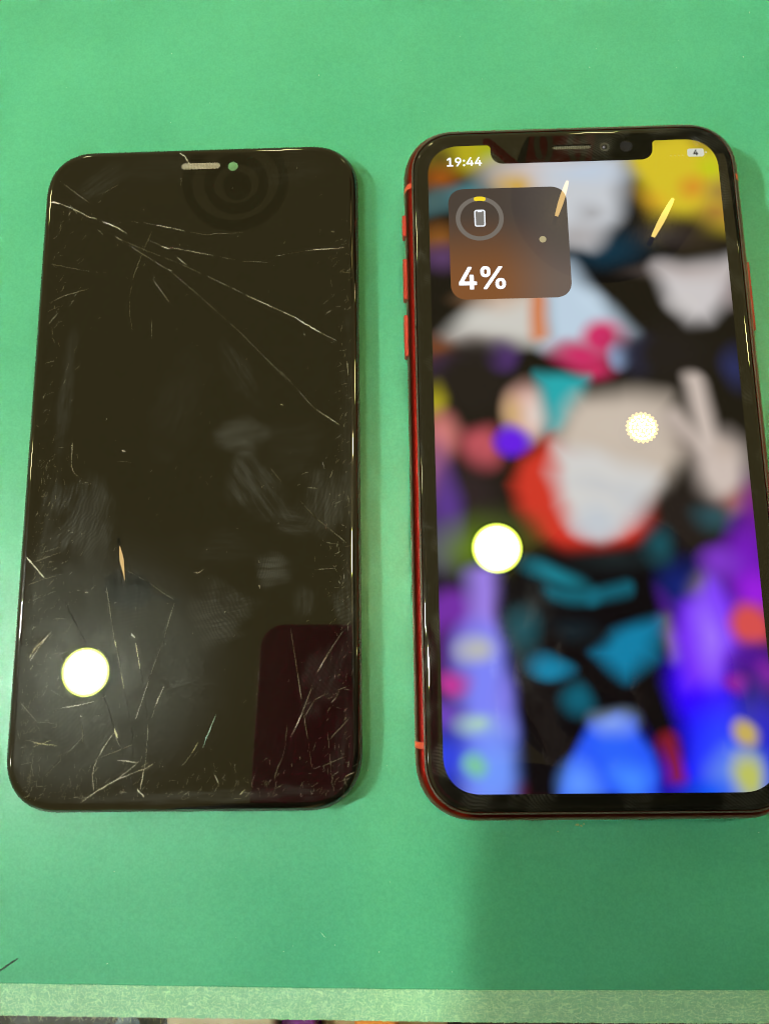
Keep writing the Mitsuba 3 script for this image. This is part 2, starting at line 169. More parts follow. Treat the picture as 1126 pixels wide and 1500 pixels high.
CRACKS = [  # tone, width in mm, points in mm from the middle of the panel
    ('w', 0.34, [(-35.7, 61.34), (-34.24, 61.03), (-32.87, 60.73)]),
    ('w', 0.2, [(-32.87, 60.73), (-30.0, 59.44), (-28.36, 58.52)]),
    ('w', 0.36, [(-28.36, 58.52), (-26.15, 57.25), (-24.29, 56.6)]),
    ('w', 0.3, [(-23.07, 55.96), (-21.3, 55.31), (-19.43, 54.32), (-17.0, 52.8)]),
    ('w', 0.36, [(-19.71, 52.03), (-17.93, 50.96)]),
    ('m', 0.25, [(-23.99, 54.03), (-22.49, 52.54)]),
    ('m', 0.16, [(-30.86, 60.5), (-28.72, 57.85)]),
    ('m', 0.14, [(-20.65, 55.04), (-18.47, 55.65)]),
    ('m', 0.13, [(-16.35, 55.76), (-13.57, 55.42), (-10.39, 54.72)]),
    ('w', 0.17, [(-10.39, 54.72), (-7.22, 53.95), (-3.65, 52.99)]),
    ('d', 0.1, [(-3.65, 52.99), (0.68, 52.02), (10.05, 52.24)]),
    ('m', 0.14, [(-12.61, 51.23), (-8.62, 49.42)]),
    ('w', 0.22, [(-9.09, 49.44), (-7.03, 48.7)]),
    ('w', 0.15, [(-7.04, 49.04), (-2.32, 47.98), (3.95, 46.54)]),
    ('d', 0.1, [(3.95, 46.54), (10.19, 45.03), (16.38, 44.68)]),
    ('m', 0.18, [(17.29, 46.15), (19.84, 46.58)]),
    ('d', 0.12, [(19.84, 46.58), (24.09, 47.29)]),
    ('w', 0.2, [(24.09, 47.29), (27.95, 47.59), (32.97, 47.78)]),
    ('w', 0.2, [(29.89, 51.81), (30.66, 51.79)]),
    ('m', 0.16, [(32.03, 41.92), (34.86, 41.59)]),
    ('d', 0.12, [(-18.1, 51.14), (-12.49, 48.44), (-5.34, 45.31)]),
    ('m', 0.14, [(-5.34, 45.31), (4.11, 40.47), (11.12, 36.75)]),
    ('w', 0.28, [(10.73, 36.84), (14.98, 34.68), (18.83, 32.71)]),
    ('w', 0.36, [(18.83, 32.71), (21.89, 31.17), (24.18, 29.58), (27.59, 27.4)]),
    ('m', 0.14, [(27.59, 27.4), (30.99, 25.56)]),
    ('w', 0.2, [(-5.39, 46.64), (-2.99, 44.57)]),
    ('d', 0.12, [(-16.46, 49.82), (-12.43, 47.01), (-6.83, 43.27)]),
    ('m', 0.2, [(-7.23, 43.61), (-6.2, 43.16)]),
    ('m', 0.12, [(-6.83, 43.27), (-4.58, 41.29), (1.14, 36.04), (5.08, 32.18)]),
    ('d', 0.11, [(5.08, 32.18), (8.98, 28.53), (14.4, 22.79)]),
    ('m', 0.14, [(14.4, 22.79), (17.46, 19.55), (20.12, 16.58)]),
    ('d', 0.12, [(-11.35, 53.05), (-13.25, 48.05)]),
    ('d', 0.14, [(-13.25, 48.05), (-14.97, 42.66), (-15.73, 37.31)]),
    ('m', 0.12, [(-15.73, 37.31), (-15.43, 32.4), (-14.73, 28.98)]),
    ('m', 0.16, [(-10.46, 31.46), (-10.34, 26.77)]),
    ('d', 0.12, [(-34.28, 45.72), (-27.13, 44.01)]),
    ('m', 0.12, [(-27.13, 44.01), (-20.82, 43.0)]),
    ('d', 0.13, [(-34.05, 36.17), (-30.66, 37.89), (-25.15, 39.39)]),
    ('d', 0.14, [(-34.31, 34.12), (-31.67, 35.28)]),
    ('m', 0.13, [(-33.88, 31.1), (-31.81, 33.81)]),
    ('m', 0.16, [(-34.11, 21.76), (-31.85, 22.34)]),
    ('w', 0.32, [(-5.68, 73.03), (-4.29, 72.02)]),
    ('w', 0.28, [(-4.29, 72.02), (-3.43, 70.23), (-2.62, 69.85)]),
    ('d', 0.12, [(-10.63, 41.3), (-6.54, 35.43)]),
    ('m', 0.13, [(-4.9, 66.61), (-5.05, 64.0)]),
    ('m', 0.2, [(33.38, 20.74), (33.66, 17.19)]),
    ('w', 0.15, [(-13.55, 58.67), (-13.23, 58.4)]),
    ('w', 0.16, [(-18.31, 63.91), (-18.06, 63.64)]),
    ('d', 0.14, [(-23.43, 62.86), (-19.58, 65.34)]),
    ('d', 0.12, [(-34.23, 67.12), (-25.68, 60.33)]),
    ('w', 0.14, [(-26.81, 3.38), (-26.73, 0.86), (-26.74, -1.42)]),
    ('w', 0.15, [(-26.74, -1.42), (-26.26, -3.32), (-24.93, -4.33)]),
    ('w', 0.16, [(-15.85, 1.32), (-14.95, 1.15)]),
    ('d', 0.12, [(-17.08, -1.01), (-13.34, -1.39)]),
    ('d', 0.12, [(18.22, 19.23), (20.5, 16.66), (22.76, 14.03)]),
    ('m', 0.12, [(22.76, 14.03), (24.64, 11.65), (26.5, 9.68)]),
    ('w', 0.17, [(26.5, 9.68), (29.1, 7.92), (31.54, 6.11)]),
    ('m', 0.13, [(23.25, -4.84), (24.93, -4.28)]),
    ('d', 0.1, [(16.63, -3.06), (19.24, -6.48)]),
    ('d', 0.1, [(22.92, -10.27), (26.57, -14.38), (33.76, -20.33)]),
    ('w', 0.5, [(-35.17, -21.69), (-34.39, -22.5), (-33.83, -23.16)]),
    ('w', 0.42, [(-33.83, -23.16), (-32.8, -24.27), (-31.08, -26.1)]),
    ('m', 0.13, [(-34.67, -21.55), (-31.79, -20.87), (-29.29, -19.97)]),
    ('m', 0.13, [(-33.84, -22.95), (-27.78, -20.72)]),
    ('d', 0.13, [(-34.96, -27.83), (-31.05, -26.46), (-26.76, -25.3)]),
    ('m', 0.17, [(-34.33, -31.56), (-31.53, -30.17), (-28.35, -29.01)]),
    ('m', 0.14, [(-13.58, -24.8), (-11.13, -26.2), (-8.54, -27.68)]),
    ('m', 0.16, [(-8.54, -27.68), (-5.58, -29.72), (-3.0, -31.32)]),
    ('m', 0.15, [(-2.86, -31.32), (-3.76, -34.14), (-4.58, -37.07)]),
    ('m', 0.15, [(-17.58, -28.82), (-16.85, -31.68), (-16.03, -36.63)]),
    ('w', 0.2, [(0.76, -25.53), (1.84, -25.77), (2.9, -24.85)]),
    ('w', 0.15, [(14.84, -29.19), (14.68, -28.33)]),
    ('d', 0.1, [(26.24, -25.38), (33.74, -25.0)]),
    ('k', 0.3, [(-27.56, -29.95), (-25.57, -32.96), (-23.18, -36.81)]),
    ('w', 0.16, [(-22.32, -29.32), (-21.3, -29.48)]),
    ('w', 0.18, [(18.68, 11.01), (19.43, 10.76)]),
    ('d', 0.12, [(24.73, -7.71), (26.91, -7.9)]),
    ('w', 0.16, [(31.28, -9.69), (31.86, -9.33)]),
    ('m', 0.14, [(-34.97, 7.41), (-34.49, 7.01)]),
    ('d', 0.14, [(28.74, -19.66), (31.61, -20.15)]),
    ('w', 0.15, [(3.36, -20.67), (3.58, -20.82)]),
    ('m', 0.15, [(1.72, 16.08), (1.95, 15.92)]),
    ('m', 0.14, [(-3.0, -31.42), (-5.19, -39.81)]),
    ('m', 0.14, [(-5.19, -39.81), (-6.78, -44.29), (-7.84, -47.71)]),
    ('w', 0.2, [(-7.84, -47.71), (-8.95, -51.44), (-10.18, -55.34)]),
    ('w', 0.24, [(-4.56, -48.77), (-5.72, -51.48), (-6.23, -52.82)]),
    ('m', 0.16, [(-6.23, -52.82), (-6.9, -55.31)]),
    ('m', 0.16, [(-17.67, -28.35), (-16.8, -32.63), (-16.05, -36.17)]),
    ('y', 0.34, [(-15.38, -39.53), (-14.88, -41.07)]),
    ('m', 0.16, [(-16.05, -36.17), (-15.38, -39.53)]),
    ('m', 0.2, [(-14.88, -41.07), (-13.81, -45.58)]),
    ('y', 0.3, [(-13.81, -45.58), (-12.92, -49.35)]),
    ('k', 0.3, [(-12.92, -49.35), (-12.05, -52.76), (-10.92, -57.48), (-10.2, -62.8)]),
    ('k', 0.34, [(-26.41, -31.07), (-23.99, -35.35), (-21.59, -39.59), (-20.94, -41.06)]),
    ('k', 0.4, [(-17.51, -49.3), (-16.04, -53.05), (-14.58, -57.1)]),
    ('y', 0.5, [(-14.5, -57.3), (-13.77, -59.18)]),
    ('k', 0.3, [(-13.63, -59.18), (-12.28, -62.78), (-9.9, -69.36)]),
    ('w', 0.45, [(-11.95, -38.12), (-11.06, -39.04)]),
    ('y', 0.26, [(-10.94, -40.08), (-10.33, -42.52), (-9.78, -45.28)]),
    ('k', 0.28, [(-9.78, -45.28), (-8.66, -50.08), (-7.63, -56.17)]),
    ('m', 0.24, [(-7.63, -56.17), (-7.63, -59.51), (-7.75, -63.16)]),
    ('w', 0.2, [(-7.75, -63.16), (-8.29, -66.77), (-8.73, -69.37)]),
    ('b', 0.2, [(6.33, -54.45), (5.22, -57.31), (3.74, -61.22)]),
    ('y', 0.2, [(2.87, -59.95), (1.56, -62.26)]),
    ('d', 0.16, [(1.56, -62.26), (-0.23, -64.68)]),
    ('m', 0.13, [(5.96, -63.95), (6.49, -65.92)]),
    ('w', 0.14, [(6.15, -66.24), (7.24, -68.34)]),
    ('w', 0.2, [(-28.75, -37.39), (-30.86, -40.16), (-32.92, -43.47)]),
    ('m', 0.17, [(-32.89, -41.87), (-30.28, -38.07)]),
    ('y', 0.24, [(-30.55, -39.46), (-32.22, -41.19), (-33.16, -43.05)]),
    ('w', 0.22, [(-30.75, -39.6), (-29.88, -38.63)]),
    ('y', 0.22, [(-32.77, -45.54), (-32.16, -44.17)]),
    ('m', 0.16, [(-34.32, -51.82), (-32.4, -53.88), (-30.51, -55.79)]),
    ('m', 0.14, [(-30.51, -55.79), (-26.97, -56.1)]),
    ('m', 0.16, [(-27.46, -53.93), (-25.41, -52.94), (-23.32, -52.63)]),
    ('w', 0.2, [(-25.41, -52.94), (-22.26, -52.57), (-18.44, -51.67)]),
    ('m', 0.16, [(-28.11, -49.37), (-25.53, -50.97)]),
    ('m', 0.14, [(-29.13, -44.69), (-28.97, -49.16)]),
    ('m', 0.16, [(-28.69, -34.93), (-25.82, -34.76)]),
    ('m', 0.15, [(-24.35, -35.34), (-25.83, -38.13)]),
    ('m', 0.16, [(-27.15, -39.86), (-27.69, -41.59)]),
    ('y', 0.16, [(-31.65, -59.6), (-28.81, -60.23), (-26.33, -60.65)]),
    ('y', 0.15, [(-30.88, -60.61), (-27.46, -59.44)]),
    ('y', 0.16, [(-30.93, -59.94), (-25.99, -60.46)]),
    ('m', 0.14, [(-28.25, -66.45), (-24.46, -62.66), (-20.52, -58.38)]),
    ('m', 0.14, [(-31.41, -68.0), (-31.12, -65.24), (-30.83, -61.27)]),
    ('m', 0.14, [(-33.42, -64.23), (-30.81, -63.6)]),
    ('w', 0.2, [(-14.6, -58.11), (-16.22, -60.42), (-17.49, -62.73)]),
    ('w', 0.18, [(-17.49, -62.73), (-18.36, -64.7), (-18.44, -67.0), (-18.11, -69.29)]),
    ('m', 0.15, [(-18.03, -63.06), (-17.7, -66.68), (-17.48, -69.3)]),
    ('m', 0.15, [(-14.39, -58.11), (-13.81, -59.78), (-12.84, -61.12)]),
    ('w', 0.2, [(-20.8, -71.67), (-17.48, -69.43), (-13.79, -67.37)]),
    ('w', 0.2, [(-13.79, -67.37), (-11.25, -65.56), (-9.12, -63.67)]),
    ('w', 0.18, [(-16.48, -68.78), (-13.11, -67.05), (-9.72, -65.77)]),
    ('w', 0.18, [(-9.72, -65.77), (-7.67, -65.13), (-5.99, -64.03)]),
    ('w', 0.2, [(-13.64, -63.43), (-11.54, -63.71), (-9.1, -64.0)]),
    ('w', 0.6, [(-9.3, -68.98), (-8.71, -69.89)]),
    ('w', 0.34, [(-8.85, -69.63), (-7.85, -70.68)]),
    ('m', 0.14, [(-17.47, -63.06), (-14.06, -61.77), (-10.65, -60.48)]),
    ('m', 0.2, [(-9.21, -70.99), (-9.14, -69.37)]),
    ('d', 0.14, [(-14.74, -62.1), (-10.65, -60.48)]),
    ('d', 0.13, [(21.33, -37.4), (22.14, -41.92), (22.81, -46.38)]),
    ('d', 0.14, [(22.81, -46.38), (23.89, -52.83)]),
    ('d', 0.12, [(23.89, -52.83), (24.96, -59.19), (25.88, -64.99)]),
    ('m', 0.16, [(32.26, -38.25), (29.44, -42.36)]),
    ('w', 0.16, [(29.44, -42.36), (27.0, -46.44)]),
    ('m', 0.16, [(25.96, -49.14), (24.59, -52.84), (23.9, -54.51)]),
    ('w', 0.2, [(23.9, -54.51), (22.67, -57.17), (21.52, -59.48)]),
    ('d', 0.15, [(20.8, -56.48), (20.63, -60.13)]),
    ('m', 0.15, [(20.63, -60.46), (20.04, -63.1)]),
    ('d', 0.15, [(20.04, -63.1), (18.83, -65.7), (18.38, -67.66)]),
    ('m', 0.13, [(23.89, -53.3), (28.05, -51.2)]),
    ('d', 0.13, [(28.05, -51.2), (33.61, -49.24)]),
    ('m', 0.14, [(26.32, -52.19), (24.25, -55.52)]),
    ('m', 0.16, [(29.09, -58.57), (29.43, -61.87), (29.77, -65.81)]),
    ('m', 0.14, [(29.77, -65.81), (29.97, -68.41), (30.45, -69.71)]),
    ('d', 0.15, [(27.38, -65.26), (32.85, -63.09)]),
    ('d', 0.13, [(33.58, -55.62), (29.43, -59.89)]),
    ('y', 0.32, [(11.46, -70.39), (12.53, -69.29)]),
    ('m', 0.16, [(12.42, -70.98), (13.76, -69.69)]),
    ('m', 0.15, [(0.1, -70.42), (1.44, -69.46)]),
    ('w', 0.16, [(-4.37, -64.7), (-4.23, -64.84)]),
    ('w', 0.2, [(-21.72, -54.67), (-21.43, -54.81)]),
    ('m', 0.16, [(-18.27, -54.71), (-17.23, -54.52)]),
    ('d', 0.14, [(-21.36, -56.02), (-20.78, -60.04)]),
    ('y', 0.3, [(32.49, -67.13), (34.54, -66.18)]),
]
SMUDGES = [  # x, y, half sizes in mm, turn in degrees, amount, ridge pitch in mm (0: wiped film), ridge direction
    (-74.90, 18.79, 2.66, 11.60, 32, 0.45, 0, 0),
    (-71.12, -7.48, 4.89, 9.06, 35, 1.0, 0, 0),
    (-63.25, -15.79, 4.26, 3.44, -10, 0.8, 0, 0),
    (-55.26, -10.77, 5.70, 7.53, 0, 0.7, 0.75, -20),
    (-74.29, 3.96, 5.25, 4.20, 0, 0.75, 0.45, -40),
    (-78.39, -34.27, 6.72, 6.35, 10, 0.65, 0.75, -150),
    (-107.99, -14.98, 6.64, 8.98, -10, 0.55, 0.75, -30),
    (-96.82, -33.29, 3.66, 4.16, 0, 0.35, 0.8, -80),
    (-63.40, 1.43, 6.37, 5.95, 0, 0.3, 0, 0),
    (-60.26, -31.71, 2.79, 3.87, 0, 0.6, 0, 0),
    (-51.28, -33.26, 3.05, 5.51, 0, 0.55, 0.8, -60),
    (-107.79, 65.17, 5.65, 2.40, 35, 0.5, 0, 0),
    (-107.95, 68.16, 6.30, 1.72, 35, 0.35, 0, 0),
    (-56.67, -47.08, 4.11, 6.94, -20, 0.4, 0.75, -140),
    (-107.04, -56.01, 8.27, 9.25, 0, 0.4, 0.8, -45),
    (-115.04, -42.18, 4.21, 10.93, 0, 0.45, 0, 0),
    (-113.39, 12.59, 1.79, 18.46, -2, 0.55, 0, 0),
    (-116.09, -26.54, 2.00, 25.46, -4, 0.6, 0, 0),
    (-50.58, -8.63, 1.71, 31.97, 0, 0.6, 0, 0),
    (-79.94, -70.33, 28.21, 1.53, 1, 0.8, 0, 0),
    (-115.77, -62.63, 3.57, 7.83, 0, 0.6, 0, 0),
    (-51.82, -59.28, 2.43, 10.38, 0, 0.5, 0, 0),
    (-88.33, 12.02, 5.91, 13.76, -20, 0.22, 0, 0),
    (-77.01, -19.93, 8.53, 4.27, 0, 0.25, 0, 0),
    (-93.51, 68.57, 9.41, 3.44, 0, 0.3, 0, 0),
    (-63.17, 67.57, 7.76, 4.44, 0, 0.3, 0, 0),
    (-66.79, -24.46, 4.23, 3.66, 0, 0.8, 0.5, -10),
]

# ------------------------------------------------------------------ materials
def principled(color, rough=0.5, **k):
    return {'type': 'principled', 'base_color': color if isinstance(color, dict) else rgb(*color), 'roughness': rough, **k}


def film_amount(p, n, uv):
    """How much grease lies on the glass: finger marks and wiped streaks, where the photograph shows them."""
    x, y = p.x * 1000, p.y * 1000
    wob = (fbm(x * 0.22, y * 0.22, 3.0, 4) - 0.5) * 1.3
    total = mi.Float(0.0)
    for cx, cy, rx, ry, rot, amt, ridge, ang in SMUDGES:
        c, s = math.cos(math.radians(rot)), math.sin(math.radians(rot))
        dx, dy = x - cx, y - cy
        u, v = (dx * c + dy * s) / rx, (-dx * s + dy * c) / ry
        d = dr.sqrt(u * u + v * v) + wob
        la, sh = (1, 0) if rx > ry else (0, 1)   # wiped along the longer side
        lu, lv = (u * rx, v * ry) if la else (v * ry, u * rx)
        fine = smoothstep(0.25, 0.8, fbm(lu * 0.22, lv * 2.3, cx, 3))
        m = amt * smoothstep(1.25, 0.35, d)
        if ridge:
            ca, sa = math.cos(math.radians(ang)), math.sin(math.radians(ang))
            t = (dx * ca + dy * sa) + 0.05 * (dx * dx + dy * dy) / 3.0 + 0.8 * noise(x * 0.5, y * 0.5)
            m = m * 0.38 * (0.35 + 0.65 * (0.5 + 0.5 * dr.sin(t * (2 * math.pi / ridge)))) * (0.35 + 0.8 * fine)
        else:
            m = m * (0.08 + 0.6 * fine) * 0.25
        total = dr.maximum(total, m) + 0.25 * dr.minimum(total, m)
    return dr.clip(total, 0, 1)


scene['glass_smooth'] = {'type': 'plastic', 'diffuse_reflectance': rgb(0.002, 0.0018, 0.0012), 'int_ior': 1.72}
scene['screen_surface'] = {'type': 'plastic', 'diffuse_reflectance': rgb(0.001), 'int_ior': 1.42}
scene['grease'] = {'type': 'roughplastic', 'diffuse_reflectance': rgb(0.055, 0.055, 0.047), 'alpha': 0.34, 'int_ior': 1.6, 'distribution': 'ggx'}
scene['dusty'] = {'type': 'roughplastic', 'diffuse_reflectance': rgb(0.003, 0.0027, 0.002), 'alpha': 0.045, 'int_ior': 1.7, 'distribution': 'beckmann'}
scene['glass_hazed'] = {'type': 'blendbsdf', 'weight': 0.05, 'a': {'type': 'ref', 'id': 'glass_smooth'}, 'b': {'type': 'ref', 'id': 'dusty'}}
scene['panel_glass'] = {'type': 'blendbsdf', 'weight': proc(film_amount), 'a': {'type': 'ref', 'id': 'glass_hazed'}, 'b': {'type': 'ref', 'id': 'grease'}}


def bezel_film(p, n, uv):
    x, y = p.x * 1000, p.y * 1000
    t = dr.sin((x * 0.6 + y * 0.9 + 2.5 * noise(x * 0.25, y * 0.25)) * 11.0)
    patch = smoothstep(0.5, 0.75, fbm(x * 0.16, y * 0.16, 9.0, 3))
    return dr.clip(0.02 + 0.3 * patch * (0.55 + 0.45 * t), 0, 1)


scene['phone_glass'] = {'type': 'blendbsdf', 'weight': proc(bezel_film), 'a': {'type': 'ref', 'id': 'glass_smooth'}, 'b': {'type': 'ref', 'id': 'grease'}}
scene['black_plastic'] = principled((0.012, 0.011, 0.010), 0.32, specular=0.5)
scene['gasket'] = principled((0.03, 0.028, 0.02), 0.35, specular=0.5)
scene['red_metal'] = principled((0.36, 0.018, 0.014), 0.24, metallic=1.0)
scene['red_button'] = principled((0.34, 0.028, 0.018), 0.42, metallic=0.35, specular=0.5)
scene['red_plastic'] = principled((0.52, 0.055, 0.025), 0.5, specular=0.5)
scene['steel'] = principled((0.34, 0.33, 0.31), 0.4, metallic=0.8)
scene['crack_bright'] = principled((0.52, 0.52, 0.52), 0.35, specular=0.7)
scene['crack_mid'] = principled((0.15, 0.15, 0.125), 0.35, specular=0.6)
scene['crack_faint'] = principled((0.085, 0.078, 0.052), 0.35, specular=0.5)
scene['crack_glint'] = principled((0.50, 0.49, 0.34), 0.3, specular=0.7)  # golden glints along the cracks, put into the colour
scene['crack_blue'] = principled((0.25, 0.42, 0.45), 0.3, specular=0.7)
scene['crack_dark'] = principled((0.006, 0.005, 0.004), 0.5, specular=0.2)


def mat_color(p, n, uv):
    x, y = p.x * 1000, p.y * 1000
    g = fbm(x * 3.1, y * 3.1, 0.0, 2)
    broad = fbm(x * 0.05, y * 0.05, 4.0, 3)
    return mix((0.045, 0.280, 0.160), (0.082, 0.385, 0.226), dr.clip(0.25 + 0.55 * (g - 0.5) + 0.5 * broad, 0, 1))


def mat_bump(p, n, uv):
    x, y = p.x * 1000, p.y * 1000
    return fbm(x * 2.6, y * 2.6, 0.0, 2)


scene['mat_rubber'] = {'type': 'bumpmap', 'arbitrary': proc(mat_bump, 1.5e-4), 'scale': 1.6e-5,
                       'bsdf': principled(proc(mat_color), 0.30, specular=0.5)}


def paper_threads(x, y):
    """Thin curly threads: the ridges of warped noise at two sizes."""
    wx, wy = x + 1.1 * noise(x * 0.9, y * 0.9, 2.0), y + 0.9 * noise(x * 0.9, y * 0.9, 6.0)
    a = 1 - dr.abs(2 * noise(wx * 1.9, wy * 2.9, 1.0) - 1)
    b = 1 - dr.abs(2 * noise(wx * 3.0 + 9, wy * 2.3, 4.0) - 1)
    c = 1 - dr.abs(2 * noise(wx * 0.9, wy * 6.0, 8.0) - 1)
    return smoothstep(0.72, 1.0, a), smoothstep(0.75, 1.0, b), smoothstep(0.7, 1.0, c)


def tape_color(p, n, uv):
    x, y = p.x * 1000, p.y * 1000
    a, b, c = paper_threads(x, y)
    right = smoothstep(-40.0, -5.0, x + 18 * (noise(x * 0.15, y * 0.5) - 0.5))   # the roll's warp runs lengthwise here
    t = dr.clip(0.5 * (a + b) * (1 - 0.6 * right) + (0.15 + 0.5 * right) * c + 0.25 * (fbm(x * 0.7, y * 1.2, 3.0, 3) - 0.4), 0, 1)
    k = mix((0.21, 0.50, 0.30), (0.44, 0.74, 0.46), t)
    return k


def tape_bump(p, n, uv):
    a, b, c = paper_threads(p.x * 1000, p.y * 1000)
    return 0.5 * (a + b) + 0.3 * c


scene['crepe_paper'] = {'type': 'bumpmap', 'arbitrary': proc(tape_bump, 1e-4), 'scale': 5e-5, 'bsdf': principled(proc(tape_color), 0.6, specular=0.3)}
scene['paper_fibre'] = principled((0.45, 0.52, 0.32), 0.7)
scene['dark_table'] = principled((0.03, 0.028, 0.025), 0.5)


def wallpaper(p, n, uv):
    """The blurred picture on the screen: soft patches of colour over one another."""
    x, y = (uv.x - 0.5) * SCREEN_W, (uv.y - 0.5) * SCREEN_H
    # the blur wanders a little, so that no patch has a ruled outline
    x, y = x + 1.5 * (noise(x * 0.17, y * 0.17, 1.0) - 0.5), y + 1.5 * (noise(x * 0.17, y * 0.17, 5.0) - 0.5)
    c = mi.Color3f(*[float(v) for v in lin((12, 8, 8))])
    for kind, q, col, alpha in WALLPAPER:
        if kind == 'e':
            cx, cy, rx, ry, rot, soft = q
            co, s = math.cos(math.radians(rot)), math.sin(math.radians(rot))
            dx, dy = x - cx, y - cy
            u, v = (dx * co + dy * s) / rx, (-dx * s + dy * co) / ry
            d = (dr.sqrt(u * u + v * v) - 1.0) * min(rx, ry)
        elif kind == 'c':
            x0, y0, x1, y1, r, soft = q
            bx, by = x1 - x0, y1 - y0
            t = dr.clip(((x - x0) * bx + (y - y0) * by) / (bx * bx + by * by), 0, 1)
            d = dr.sqrt(dr.square(x - x0 - t * bx) + dr.square(y - y0 - t * by)) - r
        else:
            pts, (r, soft) = np.array(q[:-2]).reshape(-1, 2), q[-2:]
            d2, sign = mi.Float(1e9), mi.Float(1.0)
            for i in range(len(pts)):
                a, b = pts[i], pts[i - 1]
                ex, ey = float(b[0] - a[0]), float(b[1] - a[1])
                wx, wy = x - float(a[0]), y - float(a[1])
                t = dr.clip((wx * ex + wy * ey) / (ex * ex + ey * ey), 0, 1)
                d2 = dr.minimum(d2, dr.square(wx - ex * t) + dr.square(wy - ey * t))
                c1, c2, c3 = y >= float(a[1]), y < float(b[1]), ex * wy > ey * wx
                sign = dr.select((c1 & c2 & c3) | (~c1 & ~c2 & ~c3), -sign, sign)
            d = sign * dr.sqrt(d2) - r
        m = smoothstep(1.5 * soft, -1.5 * soft, d) * alpha
        col = lin(col)
        c = c * (1 - m) + mi.Color3f(*[float(v) for v in col]) * m
    return c * SCREEN_GAIN


def widget_picture(p, n, uv):
    """The frosted tile: grey brown above, warm orange brown below left, greyer to the right."""
    u, v = uv.x, uv.y
    c = mix(lin((70, 60, 54)), lin((78, 72, 70)), smoothstep(0.3, 1.0, u))
    low = smoothstep(0.75, 0.05, v - 0.1 * noise(u * 3, v * 3))
    c = mix(c, mix(lin((128, 80, 44)), lin((108, 94, 86)), smoothstep(0.35, 0.95, u)), low)
    return mix(c, lin((92, 84, 72)), 0.5 * smoothstep(0.55, 1.0, u) * smoothstep(0.2, 0.6, v)) * SCREEN_GAIN


SCREEN_W, SCREEN_H, SCREEN_GAIN = 64.6, 139.8, 0.70

# ------------------------------------------------------------------ mesh helpers (millimetres in, metres out)
def add(key, mesh, bsdf, smooth=False, **more):
    v, f = (np.asarray(mesh.vertices), np.asarray(mesh.faces)) if hasattr(mesh, 'vertices') else mesh
    base, n = key, 0
    while key in scene:
        n += 1
        key = f'{base}_{n:03d}'
    scene[key] = mikit.ply(trimesh.Trimesh(np.asarray(v) * 0.001, f, process=False), bsdf, smooth, **more)
    return key


def thing(key, label, category, **k):
    labels[key] = {'label': label, 'category': category, **k}


def outline(w, h, r, inset=0.0, n=20, power=2.25):
    """A rounded rectangle, counter-clockwise, always 4*(n+1) points; the corners are slightly squared, as on phones."""
    r1 = max(r - inset, 0.15)
    x, y = w / 2 - inset - r1, h / 2 - inset - r1
    pts = []
    for k, (sx, sy) in enumerate(((1, 1), (-1, 1), (-1, -1), (1, -1))):
        for i in range(n + 1):
            a = math.pi / 2 * i / n
            c, s = math.cos(a) ** (2 / power), math.sin(a) ** (2 / power)
            c, s = (c, s) if k % 2 == 0 else (s, c)
            pts.append((sx * (x + r1 * c), sy * (y + r1 * s)))
    return np.array(pts)


def cap(poly, z, down=False):
    v, f = trimesh.creation.triangulate_polygon(poly, engine='earcut')
    a, b, c = v[f[:, 0]], v[f[:, 1]], v[f[:, 2]]
    neg = (b[:, 0] - a[:, 0]) * (c[:, 1] - a[:, 1]) - (b[:, 1] - a[:, 1]) * (c[:, 0] - a[:, 0]) < 0
    f = np.where((neg != down)[:, None], f[:, ::-1], f)
    return trimesh.Trimesh(np.c_[v, np.full(len(v), z)], f, process=False)


def loft(rings):
    """Side wall through rings (n, 3), each from the one below, outward facing for counter-clockwise rings."""
    n = len(rings[0])
    f = []
    for k in range(len(rings) - 1):
        i = np.arange(n)
        j = (i + 1) % n
        a, b = k * n, (k + 1) * n
        f += [np.c_[a + i, a + j, b + j], np.c_[a + i, b + j, b + i]]
    return trimesh.Trimesh(np.vstack(rings), np.vstack(f), process=False)


def slab(w, h, r, profile, holes=(), bottom=True, top=True, hole_depth=None, center=(0, 0), n=20):
    """A rounded plate: profile is (inset, z) from below to above; holes are shapely polygons cut through the top face, with walls down to hole_depth."""
    rings = [np.c_[outline(w, h, r, d, n), np.full(4 * (n + 1), z)] for d, z in profile]
    parts = [loft(rings)]
    if top:
        parts.append(cap(sg.Polygon(rings[-1][:, :2], [list(q.exterior.coords)[:-1] for q in holes]), profile[-1][1]))
    if bottom:
        parts.append(cap(sg.Polygon(rings[0][:, :2]), profile[0][1], True))
    for q in holes:
        c = np.array(sg.polygon.orient(q).exterior.coords)[:-1]
        z1, z0 = profile[-1][1], hole_depth
        parts.append(loft([np.c_[c, np.full(len(c), z1)], np.c_[c, np.full(len(c), z0)]]))
        parts[-1].faces = parts[-1].faces[:, ::1]
        parts.append(cap(q, z0))
    m = trimesh.util.concatenate(parts)
    m = trimesh.Trimesh(m.vertices, m.faces, process=False)
    m.merge_vertices(digits_vertex=5)
    m.apply_translation((*center, 0))
    return m


def bevel(inset, depth, z_top, n=9, start=0.0):
    """Profile points of a quarter ellipse edge that ends flat at z_top."""
    return [(start + inset * (1 - math.cos(a)), z_top - depth * (1 - math.sin(a))) for a in np.linspace(0, math.pi / 2, n)]


def capsule2d(x0, y0, x1, y1, r):
    return sg.LineString([(x0, y0), (x1, y1)]).buffer(r, 10)


def plate(poly, z, thick):
    m = trimesh.creation.extrude_polygon(poly, thick, engine='earcut')
    m.apply_translation((0, 0, z))
    return m


